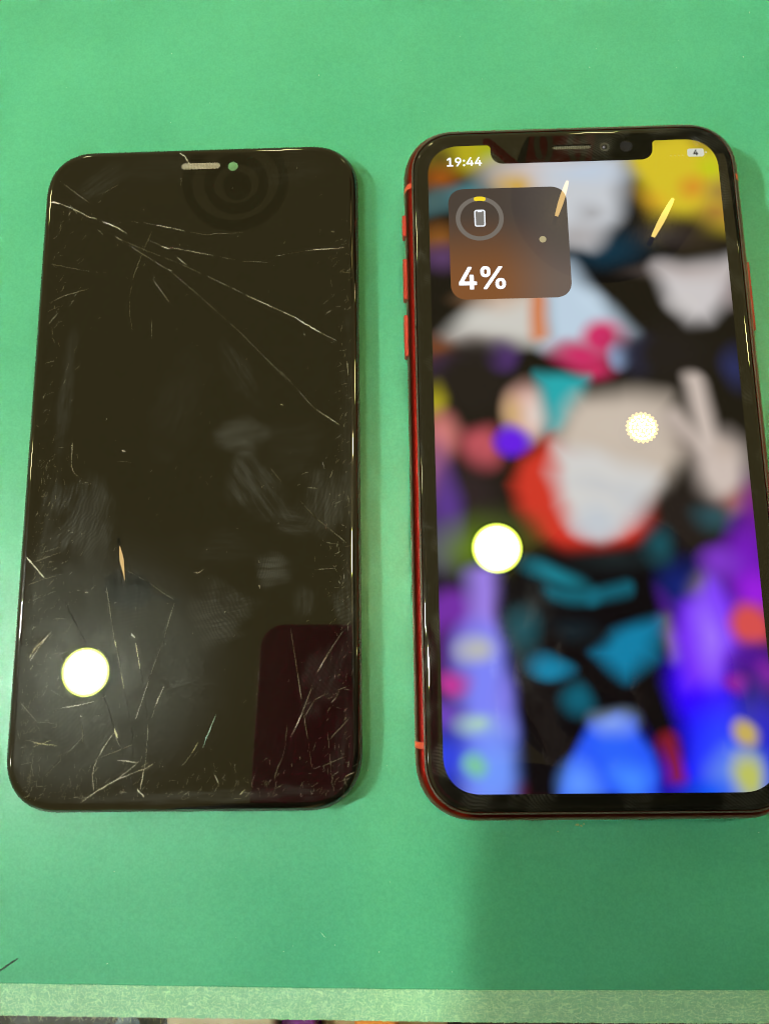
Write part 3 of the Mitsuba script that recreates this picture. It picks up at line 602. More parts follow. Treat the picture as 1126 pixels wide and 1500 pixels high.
def rounded_box(x, y, z, r=0.4):
    """A box with every edge rounded, centred on the origin."""
    import manifold3d as m3
    s = m3.Manifold.sphere(r, 16)
    m = m3.Manifold.batch_hull([s.translate([a * (x / 2 - r), b * (y / 2 - r), c * (z / 2 - r)]) for a in (-1, 1) for b in (-1, 1) for c in (-1, 1)]).to_mesh()
    return trimesh.Trimesh(m.vert_properties[:, :3], m.tri_verts, process=False)


# ------------------------------------------------------------------ the work mat and the table under it
FRONT_TOP = [(-420, -102.6), (-121.1, -106.36), (-59.8, -107.37), (-26.3, -107.80), (29.8, -107.95), (420, -108.6)]
FRONT_LOW = [(-420, -108.2), (-120.6, -112.16), (-59.7, -112.97), (-26.5, -113.50), (29.3, -113.75), (420, -114.6)]
mat_poly = sg.Polygon([(x, y + 0.25) for x, y in FRONT_LOW] + [(420, 420), (-420, 420)])
mat = trimesh.util.concatenate([plate(mat_poly, -2.0, 2.0)])
add('work_mat', mat, 'mat_rubber')
labels['work_mat'] = {'label': 'smooth green work mat that both phones lie on', 'category': 'mat', 'kind': 'structure'}
tab = plate(sg.Polygon([(x, y + 1.2) for x, y in FRONT_LOW] + [(460, 460), (-460, 460)]), -24.0, 21.9)
add('table', tab, 'dark_table')
labels['table'] = {'kind': 'structure'}

# the paper tape along the front edge of the mat, its lower rim torn
rs = np.random.RandomState(3)
xs = np.arange(-230, 120, 0.5)
top_y = np.interp(xs, *np.array(FRONT_TOP).T) + 0.05 * meshkit.noise(np.c_[xs * 1.2, 0 * xs, 0 * xs]) - 0.02
low_y = np.interp(xs, *np.array(FRONT_LOW).T) - 0.22 * meshkit.fbm(np.c_[xs * 1.1, 0 * xs, 0 * xs + 4], 3) + 0.1
tape = plate(sg.Polygon(list(zip(xs, low_y)) + list(zip(xs, top_y))[::-1]), 0.004, 0.14)
add('masking_tape', tape, 'crepe_paper')
thing('masking_tape', 'strip of pale green paper tape along the front edge of the mat', 'tape')


def ribbon(pts, w, h, z0=0.0, taper=True):
    """A thin ridge with a roof-shaped section along the points (millimetres), sunk a little at z0."""
    pts = np.asarray(pts, float)
    d = np.gradient(pts, axis=0)
    d /= np.maximum(np.linalg.norm(d, axis=1, keepdims=True), 1e-9)
    nrm = np.c_[-d[:, 1], d[:, 0]]
    s = np.ones(len(pts)) * w / 2
    if taper and len(pts) > 2:
        t = np.linspace(0, 1, len(pts))
        s = s * (0.25 + 0.75 * np.minimum(1, np.minimum(t, 1 - t) * 6))
    L = np.c_[pts - nrm * s[:, None], np.full(len(pts), z0)]
    Rr = np.c_[pts + nrm * s[:, None], np.full(len(pts), z0)]
    C = np.c_[pts, np.full(len(pts), z0 + h)]
    n = len(pts)
    i = np.arange(n - 1)
    f = np.vstack([np.c_[i, n + i, n + i + 1], np.c_[i, n + i + 1, i + 1], np.c_[n + i, 2 * n + i, 2 * n + i + 1], np.c_[n + i, 2 * n + i + 1, n + i + 1]])
    return trimesh.Trimesh(np.vstack([L, C, Rr]), f[:, ::-1], process=False)


fib = []
for _ in range(150):
    x = rs.uniform(-123, 35) if rs.rand() < 0.5 else rs.uniform(-123, -85)
    y = float(np.interp(x, *np.array(FRONT_LOW).T)) + 0.2
    a, L = rs.uniform(-0.9, 0.9), rs.uniform(0.3, 1.5) * (1.0 if x < -85 else 0.5)
    t = np.linspace(0, 1, 6)
    bend = rs.uniform(-0.5, 0.5)
    fib.append(ribbon(np.c_[x + L * t * math.sin(a) + bend * t * t * L, y - L * t * math.cos(a)], rs.uniform(0.05, 0.1), 0.05, 0.06))
add('masking_tape__torn_fibres', trimesh.util.concatenate(fib), 'paper_fibre')
labels['masking_tape__torn_fibres'] = {'label': 'frayed paper fibres along the lower rim', 'kind': 'stuff'}

# ------------------------------------------------------------------ the lit phone
P = 'lit_phone'
thing(P, 'red phone with lit blurred wallpaper and battery tile on its screen', 'phone')
BW, BH, BR = 75.4, 150.9, 12.2
side = [(1.9, 0.25)] + [(4.0 * (1 - math.cos(a)) * 0.55, 4.05 + 3.75 * math.sin(a)) for a in np.linspace(-1.25, 1.32, 22)] + [(1.75, 7.95), (2.1, 7.95), (2.1, 7.3)]
add(P + '__frame', slab(BW, BH, BR, side, top=False), 'red_metal', 40)
labels[P + '__frame'] = {'label': 'red anodised metal frame'}
add(P + '__gasket', slab(BW, BH, BR, [(1.74, 7.4), (1.74, 8.0), (1.82, 8.04), (2.02, 8.04), (2.08, 7.98), (2.08, 7.4)], top=False, bottom=False), 'gasket', 40)
ear = capsule2d(-3.75, 68.95, 3.95, 68.95, 0.55)
add(P + '__cover_glass', slab(BW, BH, BR, [(2.12, 7.3), (2.12, 7.55)] + bevel(1.5, 0.72, 8.3, 11, 2.12)[1:], [ear], hole_depth=7.75), 'phone_glass', 40)
labels[P + '__cover_glass'] = {'label': 'glossy black cover glass with wide bezel'}
# the screen: a rounded sheet with the notch left out
scr = sg.Polygon(outline(SCREEN_W, SCREEN_H, 7.4))
n_top, n_low, nx = SCREEN_H / 2 + 0.1, 65.2, 18.1
notch = sg.Polygon(outline(2 * nx, 2 * (n_top - n_low) + 0, 3.0, n=12)).buffer(0)
notch = shapely.affinity.translate(notch, 0, n_top)
lip = sg.Polygon([(-nx - 1.0, n_top), (-nx - 1.0, 69.9), (nx + 1.0, 69.9), (nx + 1.0, n_top)])
scr = scr.difference(notch)
corner_cut = []
for s in (-1, 1):   # small outward rounding where the notch meets the top edge
    q = sg.Polygon([(s * (nx - 0.01), 69.95), (s * (nx + 0.9), 69.95), (s * (nx - 0.01), 69.0)])
    corner_cut.append(q.difference(sg.Point(s * (nx + 0.9), 69.0).buffer(0.9, 16)))
scr = scr.difference(shapely.union_all(corner_cut))
scr = max(getattr(scr, 'geoms', [scr]), key=lambda g: g.area)
sv = cap(scr, 8.33)
uv = np.c_[sv.vertices[:, 0] / SCREEN_W + 0.5, sv.vertices[:, 1] / SCREEN_H + 0.5]
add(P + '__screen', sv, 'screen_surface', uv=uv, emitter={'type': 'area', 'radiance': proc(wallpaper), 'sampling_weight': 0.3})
labels[P + '__screen'] = {'label': 'lit screen with a blurred colourful wallpaper'}


def sheet(key, poly, z, value, label=None, uvbox=None, weight=0.01):
    parts = [cap(g, z) for g in getattr(poly, 'geoms', [poly])]
    m = trimesh.util.concatenate(parts)
    more = {}
    if uvbox:
        x0, y0, x1, y1 = uvbox
        more['uv'] = np.c_[(m.vertices[:, 0] - x0) / (x1 - x0), (m.vertices[:, 1] - y0) / (y1 - y0)]
    k = add(key, m, 'screen_surface', emitter={'type': 'area', 'radiance': value, 'sampling_weight': weight}, **more)
    if label:
        labels[k] = {'label': label}
    return k


def text_sheet(key, text, height, x, y, z, value, label, bold=True, sx=1.0):
    m = meshkit.text_mesh(text, height, 0.02, bold)
    v = np.asarray(m.vertices)
    v = v - [v[:, 0].min(), 0, 0]
    v[:, 0] *= sx
    v = v + [x, y, z]
    add(key, (v, m.faces), 'screen_surface', emitter={'type': 'area', 'radiance': value, 'sampling_weight': 0.01})
    labels[key] = {'label': label}


WHITE = rgb(0.78, 0.80, 0.84)
wx0, wy0, wx1, wy1 = -27.95, 32.72, -1.72, 59.2
tile = shapely.affinity.translate(sg.Polygon(outline(wx1 - wx0, wy1 - wy0, 3.7)), (wx0 + wx1) / 2, (wy0 + wy1) / 2)
W_ = P + '__battery_tile'
sheet(W_, tile, 8.35, proc(widget_picture), 'rounded translucent battery tile', (wx0, wy0, wx1, wy1), 0.02)
rc = (-21.1, 51.9)
ring = sg.Point(rc).buffer(5.3, 40).difference(sg.Point(rc).buffer(4.3, 40))
sheet(W_ + '__gauge_ring', ring, 8.365, rgb(*lin((97, 91, 85))), 'grey gauge ring')
arc = sg.LineString([(rc[0] + 4.8 * math.cos(a), rc[1] + 4.8 * math.sin(a)) for a in np.linspace(math.pi / 2 + 0.14, math.pi / 2 - 0.20, 12)]).buffer(0.52, 8)
sheet(W_ + '__gauge_mark', arc, 8.38, rgb(*lin((210, 185, 34))), 'short yellow mark at the top of the ring')
ph = shapely.affinity.translate(sg.Polygon(outline(2.45, 4.1, 0.6)), -21.05, 51.98)
phi = shapely.affinity.translate(sg.Polygon(outline(1.85, 3.5, 0.35)), -21.05, 51.98).difference(sg.box(-21.55, 53.45, -20.55, 54.5))
sheet(W_ + '__phone_icon', ph.difference(phi), 8.368, rgb(*lin((206, 210, 215))), 'white outline of a phone')
sheet(W_ + '__phone_icon_fill', phi, 8.366, rgb(*lin((104, 101, 97))), 'grey inside of the phone icon')
text_sheet(W_ + '__percentage', '4%', 5.05, -26.15, 35.2, 8.36, WHITE, 'white characters 4%', True, 0.98)
text_sheet(P + '__clock', '19:44', 2.05, -28.0, 64.95, 8.34, WHITE, 'white clock digits 19:44', True, 1.02)
bat = shapely.affinity.translate(sg.Polygon(outline(3.75, 2.0, 0.6)), 27.55, 66.55)
sheet(P + '__battery_badge', bat, 8.345, rgb(*lin((179, 180, 166))), 'pale battery badge with the number 4')
sheet(P + '__battery_badge__nub', sg.Point(29.85, 66.55).buffer(0.22, 8), 8.345, rgb(*lin((179, 180, 148))))
text_sheet(P + '__battery_badge__number', '4', 1.35, 27.0, 65.88, 8.36, rgb(0.004), 'black number 4', True, 1.0)
for k in range(4):
    sheet(P + '__signal_dot', sg.Point(22.0 + 0.87 * k, 65.95).buffer(0.17, 8), 8.345, rgb(*lin((197, 179, 78))))
# earpiece grille in its slot, front camera under the glass
ear_in = capsule2d(-3.72, 68.93, 3.92, 68.93, 0.46)
add(P + '__earpiece', plate(ear_in, 7.76, 0.2), 'earpiece_mesh')
labels[P + '__earpiece'] = {'label': 'dark earpiece slot in the notch'}


def mesh_color(p, n, uv):
    x, y = p.x * 1000, p.y * 1000
    t = (0.5 + 0.5 * dr.sin(x * 15.0)) * (0.5 + 0.5 * dr.sin(y * 15.0))
    return mix((0.03, 0.028, 0.02), (0.11, 0.105, 0.08), t)


def mesh_color_pale(p, n, uv):
    x, y = p.x * 1000, p.y * 1000
    t = (0.5 + 0.5 * dr.sin(x * 18.0)) * (0.5 + 0.5 * dr.sin(y * 18.0))
    return mix((0.18, 0.16, 0.13), (0.36, 0.33, 0.28), t)


scene['earpiece_mesh'] = principled(proc(mesh_color), 0.5, specular=0.4)
scene['earpiece_pale'] = principled(proc(mesh_color_pale), 0.5, specular=0.4)
scene['lens_grey'] = principled((0.035, 0.035, 0.03), 0.25)
scene['lens_blue'] = principled((0.16, 0.17, 0.30), 0.15, specular=0.8)
scene['lens_dark'] = principled((0.01, 0.01, 0.013), 0.15)
add(P + '__front_camera', plate(sg.Point(7.5, 68.7).buffer(1.08, 24), 8.302, 0.012), 'lens_grey')
labels[P + '__front_camera'] = {'label': 'small round front camera in the notch'}
add(P + '__front_camera__lens', plate(sg.Point(7.45, 68.62).buffer(0.62, 24), 8.31, 0.012), 'lens_dark')
add(P + '__front_camera__lens_glint', plate(sg.Point(7.3, 68.6).buffer(0.3, 12).difference(sg.Point(7.36, 68.62).buffer(0.14, 8)), 8.318, 0.012), 'lens_blue')
add(P + '__sensor_window', plate(sg.Point(12.3, 68.7).buffer(1.4, 24), 8.302, 0.008), 'lens_dark')


# buttons and antenna bands on the frame
def side_button(key, x, y0, y1, label, proud=0.55):
    m = rounded_box(2.0, abs(y1 - y0), 2.5, 0.35)
    m.apply_translation((x + (0.45 if x < 0 else -0.45), (y0 + y1) / 2, 4.3))
    k = add(P + '__' + key, m, 'red_button', 40)
    labels[k] = {'label': label}


side_button('mute_switch', -37.75, 49.8, 55.0, 'small red mute switch')
side_button('volume_button', -37.75, 34.6, 44.4, 'upper red volume button')
side_button('volume_button_001', -37.75, 21.2, 30.9, 'lower red volume button')
side_button('side_button', 37.65, 25.3, 41.5, 'long red button on the right side')
prof = [(d, z) for d, z in side[1:23]]
for sx in (-1, 1):
    for y0, y1 in ((60.3, 61.6), (-61.4, -60.1)):
        g = []
        for y in (y0, y1):
            g.append([(sx * (BW / 2 - d + 0.03), y, z) for d, z in prof])
        g = np.array(g)
        n = g.shape[1]
        i = np.arange(n - 1)
        f = np.vstack([np.c_[i, i + 1, n + i + 1], np.c_[i, n + i + 1, n + i]])
        if sx > 0:
            f = f[:, ::-1]
        add(P + '__antenna_band', trimesh.Trimesh(g.reshape(-1, 3), f[:, ::-1], process=False), {'type': 'twosided', 'b': scene['red_plastic']}, True)

# ------------------------------------------------------------------ the cracked display panel
D = 'cracked_display'
thing(D, 'black phone display with cracked, scratched and smeared glass', 'phone display')
DC = (-84.85, 0.53)
DW, DH, DR = 72.9, 148.1, 11.4
CRACK_ORIGIN = (-84.37, 0.14)
place = lambda m: m.apply_translation((*DC, 0)) or m
add(D + '__back_plate', slab(DW, DH, DR, [(3.2, 0.02), (2.9, 0.3), (2.9, 2.4)], center=DC), 'steel', 40)
add(D + '__plastic_rim', slab(DW, DH, DR, [(1.2, 2.3), (0.15, 2.35), (0.0, 2.6), (0.0, 3.25), (0.12, 3.4), (0.7, 3.4)], center=DC), 'black_plastic', 40)
labels[D + '__plastic_rim'] = {'label': 'thin black plastic rim under the glass'}
l_ear = capsule2d(-89.22 + 0.6, 69.6, -80.57 - 0.6, 69.6, 0.82)
l_cam = sg.Point(-77.35, 69.3).buffer(1.22, 24)
un = lambda g: shapely.affinity.translate(g, -DC[0], -DC[1])
add(D + '__glass', slab(DW, DH, DR, [(0.4, 3.3), (0.32, 3.5)] + bevel(1.75, 0.95, 4.5, 12, 0.32), [un(l_ear), un(l_cam)], hole_depth=4.2, center=DC), 'panel_glass', 40)
labels[D + '__glass'] = {'label': 'cracked black glass with finger marks'}
add(D + '__earpiece_mesh', plate(l_ear.buffer(-0.06), 4.21, 0.22), 'earpiece_pale')
labels[D + '__earpiece_mesh'] = {'label': 'grey earpiece grille'}
scene['green_film'] = principled((0.075, 0.17, 0.08), 0.4)
add(D + '__camera_window', plate(l_cam.buffer(-0.06), 4.21, 0.2), 'green_film')
labels[D + '__camera_window'] = {'label': 'round green camera window'}

TONE = {'w': 'crack_bright', 'm': 'crack_mid', 'd': 'crack_faint', 'y': 'crack_glint', 'b': 'crack_blue', 'k': 'crack_dark'}


def glass_z(x, y):
    """Height of the panel's glass at x, y (panel coordinates): flat, then the rolled edge."""
    ins = min(DW / 2 - abs(x), DH / 2 - abs(y))
    t = 1 - min(max((ins - 0.32) / 1.75, 0.0), 1.0)
    return 4.5 - 0.95 * (1 - math.sqrt(max(0.0, 1 - t * t)))


def crack_mesh(pts, w, seed, ragged=0.35, gaps=True):
    """A broken line in the glass: small steps, uneven width, flakes."""
    r = np.random.RandomState(seed)
    pts = np.asarray(pts, float) + np.subtract(CRACK_ORIGIN, DC)
    seg = np.r_[0, np.cumsum(np.linalg.norm(np.diff(pts, axis=0), axis=1))]
    n = max(4, int(seg[-1] / 0.55))
    t = np.linspace(0, seg[-1], n)
    q = np.c_[np.interp(t, seg, pts[:, 0]), np.interp(t, seg, pts[:, 1])]
    q[1:-1] += r.normal(0, min(0.05, w * 0.2), (n - 2, 2))
    m = ribbon(q, w, min(0.06, w * 0.3))
    v = np.asarray(m.vertices).reshape(3, n, 3)
    slow = np.interp(np.arange(n), np.arange(-3, n + 6, 3), r.rand(len(np.arange(-3, n + 6, 3))))
    k = ((1 - ragged) + ragged * 2 * r.rand(n)) * (0.35 + 1.15 * slow)
    if gaps and n > 7:   # the break shows in runs, with gaps where the faces still touch
        f = np.asarray(m.faces)
        at = np.sort(f % n, axis=1)[:, 0]
        m = trimesh.Trimesh(m.vertices, f[~((slow[at] < 0.24) & (r.rand(n)[at] < 0.8))], process=False)
    for s in (0, 2):
        v[s, :, :2] = v[1, :, :2] + (v[s, :, :2] - v[1, :, :2]) * k[:, None]
    v = v.reshape(-1, 3)
    v[:, 2] += [glass_z(a, b) + 0.004 for a, b in v[:, :2]]
    v[:, :2] += DC
    return trimesh.Trimesh(v, m.faces, process=False)


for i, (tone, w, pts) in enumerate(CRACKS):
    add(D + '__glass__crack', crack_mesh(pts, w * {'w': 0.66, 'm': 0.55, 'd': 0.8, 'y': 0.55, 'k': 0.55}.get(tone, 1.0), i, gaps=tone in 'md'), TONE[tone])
# fine scratches, too small to pick apart: thick along the sides and the foot of the panel
fine = {'m': [], 'd': []}
for i in range(900):
    if i < 320:  # left side
        x, y = -34.2 + abs(rs.normal(0, 4.5)), rs.uniform(-70, 0) if i < 260 else rs.uniform(0, 60)
    elif i < 520:
        x, y = 34.2 - abs(rs.normal(0, 3.5)), rs.uniform(-70, 55)
    elif i < 760:
        x, y = rs.uniform(-33, 33), -71.3 + abs(rs.normal(0, 3.5))
    else:
        x, y = rs.uniform(-33, 33), rs.uniform(-70, 70)
    a, L = rs.normal(1.05, 0.55), rs.uniform(0.2, 1.9) * (0.5 if i >= 760 else 1)
    b = a + rs.normal(0, 0.15)
    pts = [(x, y), (x + L / 2 * math.cos(a), y + L / 2 * math.sin(a)), (x + L / 2 * (math.cos(a) + math.cos(b)), y + L / 2 * (math.sin(a) + math.sin(b)))]
    if max(abs(p[0]) for p in pts) > DW / 2 - 0.9 or max(abs(p[1]) for p in pts) > DH / 2 - 0.9:
        continue
    fine['m' if rs.rand() < 0.35 else 'd'].append(crack_mesh(pts, rs.uniform(0.05, 0.1), 1000 + i))
for tone, name in (('m', 'bright_scratches'), ('d', 'faint_scratches')):
    k = add(D + '__glass__' + name, trimesh.util.concatenate(fine[tone]), TONE[tone])
    labels[k] = {'label': 'many fine scratches in the glass', 'kind': 'stuff'}

# ------------------------------------------------------------------ small marks on the mat
def strand(pts, w, z=0.02):
    return ribbon(np.array(pts), w, w * 0.5, z)


scene['dark_fibre'] = principled((0.02, 0.03, 0.025), 0.6)
scene['pale_fibre'] = principled((0.5, 0.6, 0.45), 0.6)
scene['crumb'] = principled((0.5, 0.38, 0.14), 0.6)
add('hair', strand([(-124.5, -105.6), (-121.28, -104.0), (-120.4, -103.5), (-119.7, -103.0), (-118.6, -102.3), (-117.71, -101.75)], 0.32), 'dark_fibre')
thing('hair', 'short dark hair on the mat above the left end of the tape', 'hair')
add('lint_thread', strand([(-56.14, -98.33), (-56.5, -97.9), (-57.09, -97.2)], 0.13), 'pale_fibre')
thing('lint_thread', 'short pale thread on the mat below the cracked display', 'thread')
cr = []
for x, y, s in ((-5.3, -77.3, 0.5), (-4.5, -77.5, 0.35), (-4.0, -77.2, 0.25), (-9.2, -78.6, 0.2)):
    m = trimesh.creation.icosphere(1, s / 2)
    m.vertices = m.vertices * [1.5, 0.8, 0.6] * (1 + 0.4 * (np.random.RandomState(5).rand(len(m.vertices), 1) - 0.5)) + [x, y, s * 0.2]
    cr.append(m)
add('crumbs', trimesh.util.concatenate(cr), 'crumb')
labels['crumbs'] = {'label': 'few tan crumbs on the mat at the foot of the lit phone', 'category': 'crumbs', 'kind': 'stuff'}
specks = [(47.17, 109.68, .3), (44.52, 97.47, .3), (7.67, 96.05, .22), (-57.87, 96.24, .25), (-45.58, -100.86, .25)]
specks += [(rs.uniform(-130, 50), rs.uniform(-105, 118), rs.uniform(0.08, 0.2)) for _ in range(90)]
sp = []
for x, y, s in specks:
    m = trimesh.creation.icosphere(0, s / 2)
    m.apply_translation((x, y, s * 0.3))
    sp.append(m)
add('dust', trimesh.util.concatenate(sp), 'pale_fibre')
labels['dust'] = {'label': 'tiny pale dust specks scattered over the green mat', 'category': 'dust', 'kind': 'stuff'}

# ------------------------------------------------------------------ what shows below the front edge of the table
scene['cream'] = principled((0.50, 0.42, 0.30), 0.5)
scene['tan'] = principled((0.34, 0.24, 0.13), 0.55)
scene['purple'] = principled((0.13, 0.012, 0.16), 0.5)
scene['orange'] = principled((0.62, 0.20, 0.03), 0.45)
scene['slate'] = principled((0.12, 0.17, 0.20), 0.4)
scene['tray_grey'] = principled((0.035, 0.035, 0.035), 0.6)


def put_box(key, x0, x1, y_back, depth, height, bsdf, z0=-70.0, r=2.0):
    m = rounded_box(x1 - x0, depth, height, r)
    m.apply_translation(((x0 + x1) / 2, y_back - depth / 2, z0 + height / 2))
    return add(key, m, bsdf, 40)


trayf = plate(sg.box(-180, -230, 90, -100), -72.0, 2.0)
add('pull_out_tray__floor', trayf, 'tray_grey')
wall = plate(sg.box(-180, -230, 90, -100).difference(sg.box(-177, -227, 87, -103)), -70.0, 22.0)
add('pull_out_tray__rim', wall, 'tray_grey')
thing('pull_out_tray', 'dark tray in the gap below the taped table edge', 'tray')
put_box('cream_box__body', -95, -71, -114, 60, 38, 'cream')
put_box('cream_box__lid', -95.6, -70.4, -113.5, 61, 5, 'cream', -32.0, 1.5)
thing('cream_box', 'cream box below the tape near the left', 'box')
put_box('purple_card_box__body', -69.6, -61.5, -114, 50, 40, 'purple', r=1.0)
thing('purple_card_box', 'purple box between the cream and the tan one below the tape', 'box')
put_box('tan_box__body', -60.8, -31, -114, 60, 36, 'tan')
thing('tan_box', 'tan cardboard box right of the purple one below the tape', 'box')
cyl = trimesh.creation.revolve(np.array([(0, 0), (4.6, 0), (5.0, 0.6), (5.0, 7.5), (4.5, 8.3), (0, 8.3)]), sections=40)
m = cyl.copy(); m.apply_translation((-47.5, -126, -34.0)); add('bottle_cap', m, 'orange', 40)
thing('bottle_cap', 'orange cap lying on the tan box below the tape', 'cap')
b = trimesh.creation.revolve(np.array([(0, 0), (6, 0), (6.5, 1), (6.5, 28), (5.5, 33), (3, 35), (3, 41), (0, 42)]), sections=40)
m = b.copy(); m.apply_translation((-105, -127, -70.0)); add('slate_bottle', m, 'slate', 40)
thing('slate_bottle', 'grey blue bottle below the tape near the left corner', 'bottle')

# ------------------------------------------------------------------ the phone that takes the picture, seen in the black glass
CAM_X, CAM_Y, CAM_Z = -np.cross(UP, FWD) * -1.0, -UP, FWD
CAM_X = np.cross(FWD, UP)


def from_camera(m):
    v = np.asarray(m.vertices)
    m.vertices = EYE * 1000 + v[:, :1] * CAM_X + v[:, 1:2] * CAM_Y + v[:, 2:] * CAM_Z
    return m


Q = 'held_phone'
thing(Q, 'dark red phone held above the table, mirrored in the cracked display', 'phone')
scene['held_red'] = principled((0.9, 0.012, 0.11), 0.25, specular=0.6, clearcoat=0.5)
body = slab(73.5, 149, 11, [(1.2, -8.6), (0.3, -8.0), (0, -7.2), (0, -3.0), (0.3, -2.2), (1.2, -1.8)], center=(12 - 36.75, -12 + 74.5))
add(Q + '__body', from_camera(body), 'held_red', 40)
bump = slab(28, 28, 7, [(0, -1.9), (0, -1.0), (0.3, -0.75)], center=(-2.5, 3.0))
add(Q + '__camera_block', from_camera(bump), 'held_red', 40)
for dx, dy in ((0, 0), (0, 14), (-11, 7)):
    l = slab(11, 11, 5.4, [(0, -0.8), (0, -0.55), (0.4, -0.45)], center=(dx, dy))
    add(Q + '__lens', from_camera(l), 'lens_dark', 40)

# ------------------------------------------------------------------ lamps over the table
H = LAMP_HEIGHT * 1000


def disc_lamp(key, x, y, r, radiance, label, scallop=0, rim=(0.35, 0.33, 0.25), group=None):
    a = np.linspace(0, 2 * math.pi, 120, endpoint=False)
    rr = r * (1 + (0.14 * np.abs(np.sin(a * scallop / 2)) if scallop else 0))
    poly = sg.Polygon(np.c_[x + rr * np.cos(a), y + rr * np.sin(a)])
    add(key + '__diffuser', cap(poly, H, True), 'lamp_white', emitter={'type': 'area', 'radiance': rgb(*radiance)})
    if r > 30 and not scallop:   # added rings of glow that soften the lamp's edge, dimmer outward
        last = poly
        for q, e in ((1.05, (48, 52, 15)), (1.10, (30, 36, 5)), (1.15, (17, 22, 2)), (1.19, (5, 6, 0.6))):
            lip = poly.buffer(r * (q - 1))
            add(key + '__glow_ring', cap(lip.difference(last.buffer(0.05)), H - 0.5, True), 'lamp_white', emitter={'type': 'area', 'radiance': rgb(*e), 'sampling_weight': 0.02})
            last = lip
    m = trimesh.creation.revolve(np.array([(r * 1.2, 0), (r * 1.22, -2), (r * 1.28, 0), (r * 1.3, 6), (r * 1.2, 60), (0, 62), (0, 55), (r * 1.12, 50), (r * 1.12, 0)])[::-1], sections=48)
    m.apply_translation((x, y, H))
    add(key + '__housing', m, 'lamp_housing')
    thing(key, label, 'lamp', **({'group': group} if group else {}))


def tube(key, p0, p1, r, radiance, label, spindle=False):
    p0, p1 = np.array(p0, float), np.array(p1, float)
    d = (p1 - p0) / np.linalg.norm(p1 - p0)
    L = np.linalg.norm(p1 - p0)
    prof_ = np.array([(0, 0), (r * 0.55, L * 0.015), (r * 0.75, L * 0.1), (r, L * 0.4), (r, L * 0.6), (r * 0.75, L * 0.9), (r * 0.55, L * 0.985), (0, L)])
    if spindle:
        prof_ = np.array([(0, 0), (r * 0.15, L * 0.02), (r * 0.3, L * 0.2), (r, L * 0.55), (r * 0.8, L * 0.75), (r * 0.2, L * 0.97), (0, L)])
    m = trimesh.creation.revolve(prof_, sections=16)
    m.apply_transform(trimesh.geometry.align_vectors([0, 0, 1], d))
    m.apply_translation(p0)
    add(key + '__tube', m, 'lamp_white', True, emitter={'type': 'area', 'radiance': rgb(*radiance), 'sampling_weight': 0.2})
    capm = trimesh.creation.cylinder(r * 0.8, 20, 16)
    capm.apply_transform(trimesh.geometry.align_vectors([0, 0, 1], d))
    c2 = capm.copy()
    capm.apply_translation(p0 - d * 10); c2.apply_translation(p1 + d * 10)
    add(key + '__end_cap', capm, 'lamp_housing', 40); add(key + '__end_cap', c2, 'lamp_housing', 40)
    thing(key, label, 'lamp')


scene['lamp_white'] = principled((0.8, 0.8, 0.75), 0.4)
scene['lamp_housing'] = principled((0.25, 0.24, 0.2), 0.5)
scene['shade_grey'] = {'type': 'twosided', 'b': principled((0.70, 0.68, 0.62), 0.7, specular=0.2)}
scene['lamp_dark'] = {'type': 'twosided', 'b': principled((0.16, 0.18, 0.17), 0.6, specular=0.2)}
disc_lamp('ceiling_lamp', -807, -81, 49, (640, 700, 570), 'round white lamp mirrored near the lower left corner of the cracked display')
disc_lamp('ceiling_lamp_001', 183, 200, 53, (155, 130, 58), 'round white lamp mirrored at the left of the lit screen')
disc_lamp('ceiling_lamp_002', 551, 494, 36, (18, 12, 3.6), 'round lamp with scalloped rim mirrored right of centre in the lit screen', 22)
dots = [cap(sg.Point(551 + q * math.cos(t0), 494 + q * math.sin(t0)).buffer(3.6, 6), H - 1.0, True) for q, n_ in ((0, 1), (9.5, 6), (19, 12), (29.0, 18)) for t0 in np.linspace(0, 2 * math.pi, n_, endpoint=False)]
add('ceiling_lamp_002__light_chips', trimesh.util.concatenate(dots), 'lamp_white', emitter={'type': 'area', 'radiance': rgb(420, 340, 170)})
labels['ceiling_lamp_002__light_chips'] = {'kind': 'stuff', 'label': 'small bright chips of the lamp'}
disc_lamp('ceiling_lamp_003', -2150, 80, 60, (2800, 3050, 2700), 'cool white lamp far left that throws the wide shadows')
ROOM = [(-2600, 700, 70, (67, 56, 29)), (-2500, -500, 70, (58, 60, 58)), (-1900, 1500, 80, (45, 38, 18)), (1700, 900, 70, (58, 47, 20)), (2200, -100, 70, (54, 45, 20)),
        (2500, 1600, 80, (51, 42, 20)), (-500, 2700, 80, (54, 47, 24)), (700, 2600, 80, (54, 45, 21)), (-1300, 2500, 70, (45, 40, 27))]
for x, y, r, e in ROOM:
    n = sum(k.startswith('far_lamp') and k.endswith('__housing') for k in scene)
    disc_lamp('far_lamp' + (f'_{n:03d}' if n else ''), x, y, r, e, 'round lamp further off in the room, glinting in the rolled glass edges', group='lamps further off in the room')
# two dark lamp shades, mirrored at the head of each phone, one with two tubes beside it
def shade(key, x, y, radii, label, z0=0):
    pr = []
    for a, b in radii:
        pr.append((a, b))
    m = trimesh.creation.revolve(np.array([(0, pr[0][1])] + pr + [(pr[-1][0], 90), (0, 95)]), sections=64)
    m.apply_translation((x, y, H + z0))
    add(key + '__shade', m, 'lamp_dark', 30)
    c = trimesh.creation.cylinder(5, 400, 12); c.apply_translation((x, y, H + 290 + z0))
    add(key + '__cord', c, 'lamp_dark', 40)
    thing(key, label, 'lamp')
shade('hanging_shade', 520, 1175, [(120, 30), (235, 0), (250, 2)], 'dark round lamp shade mirrored at the head of the lit screen')
shade('small_shade', -730, 118, [(22, 0), (42, 0), (45, 4)], 'small dark round shade mirrored above the bright lamp in the cracked display')
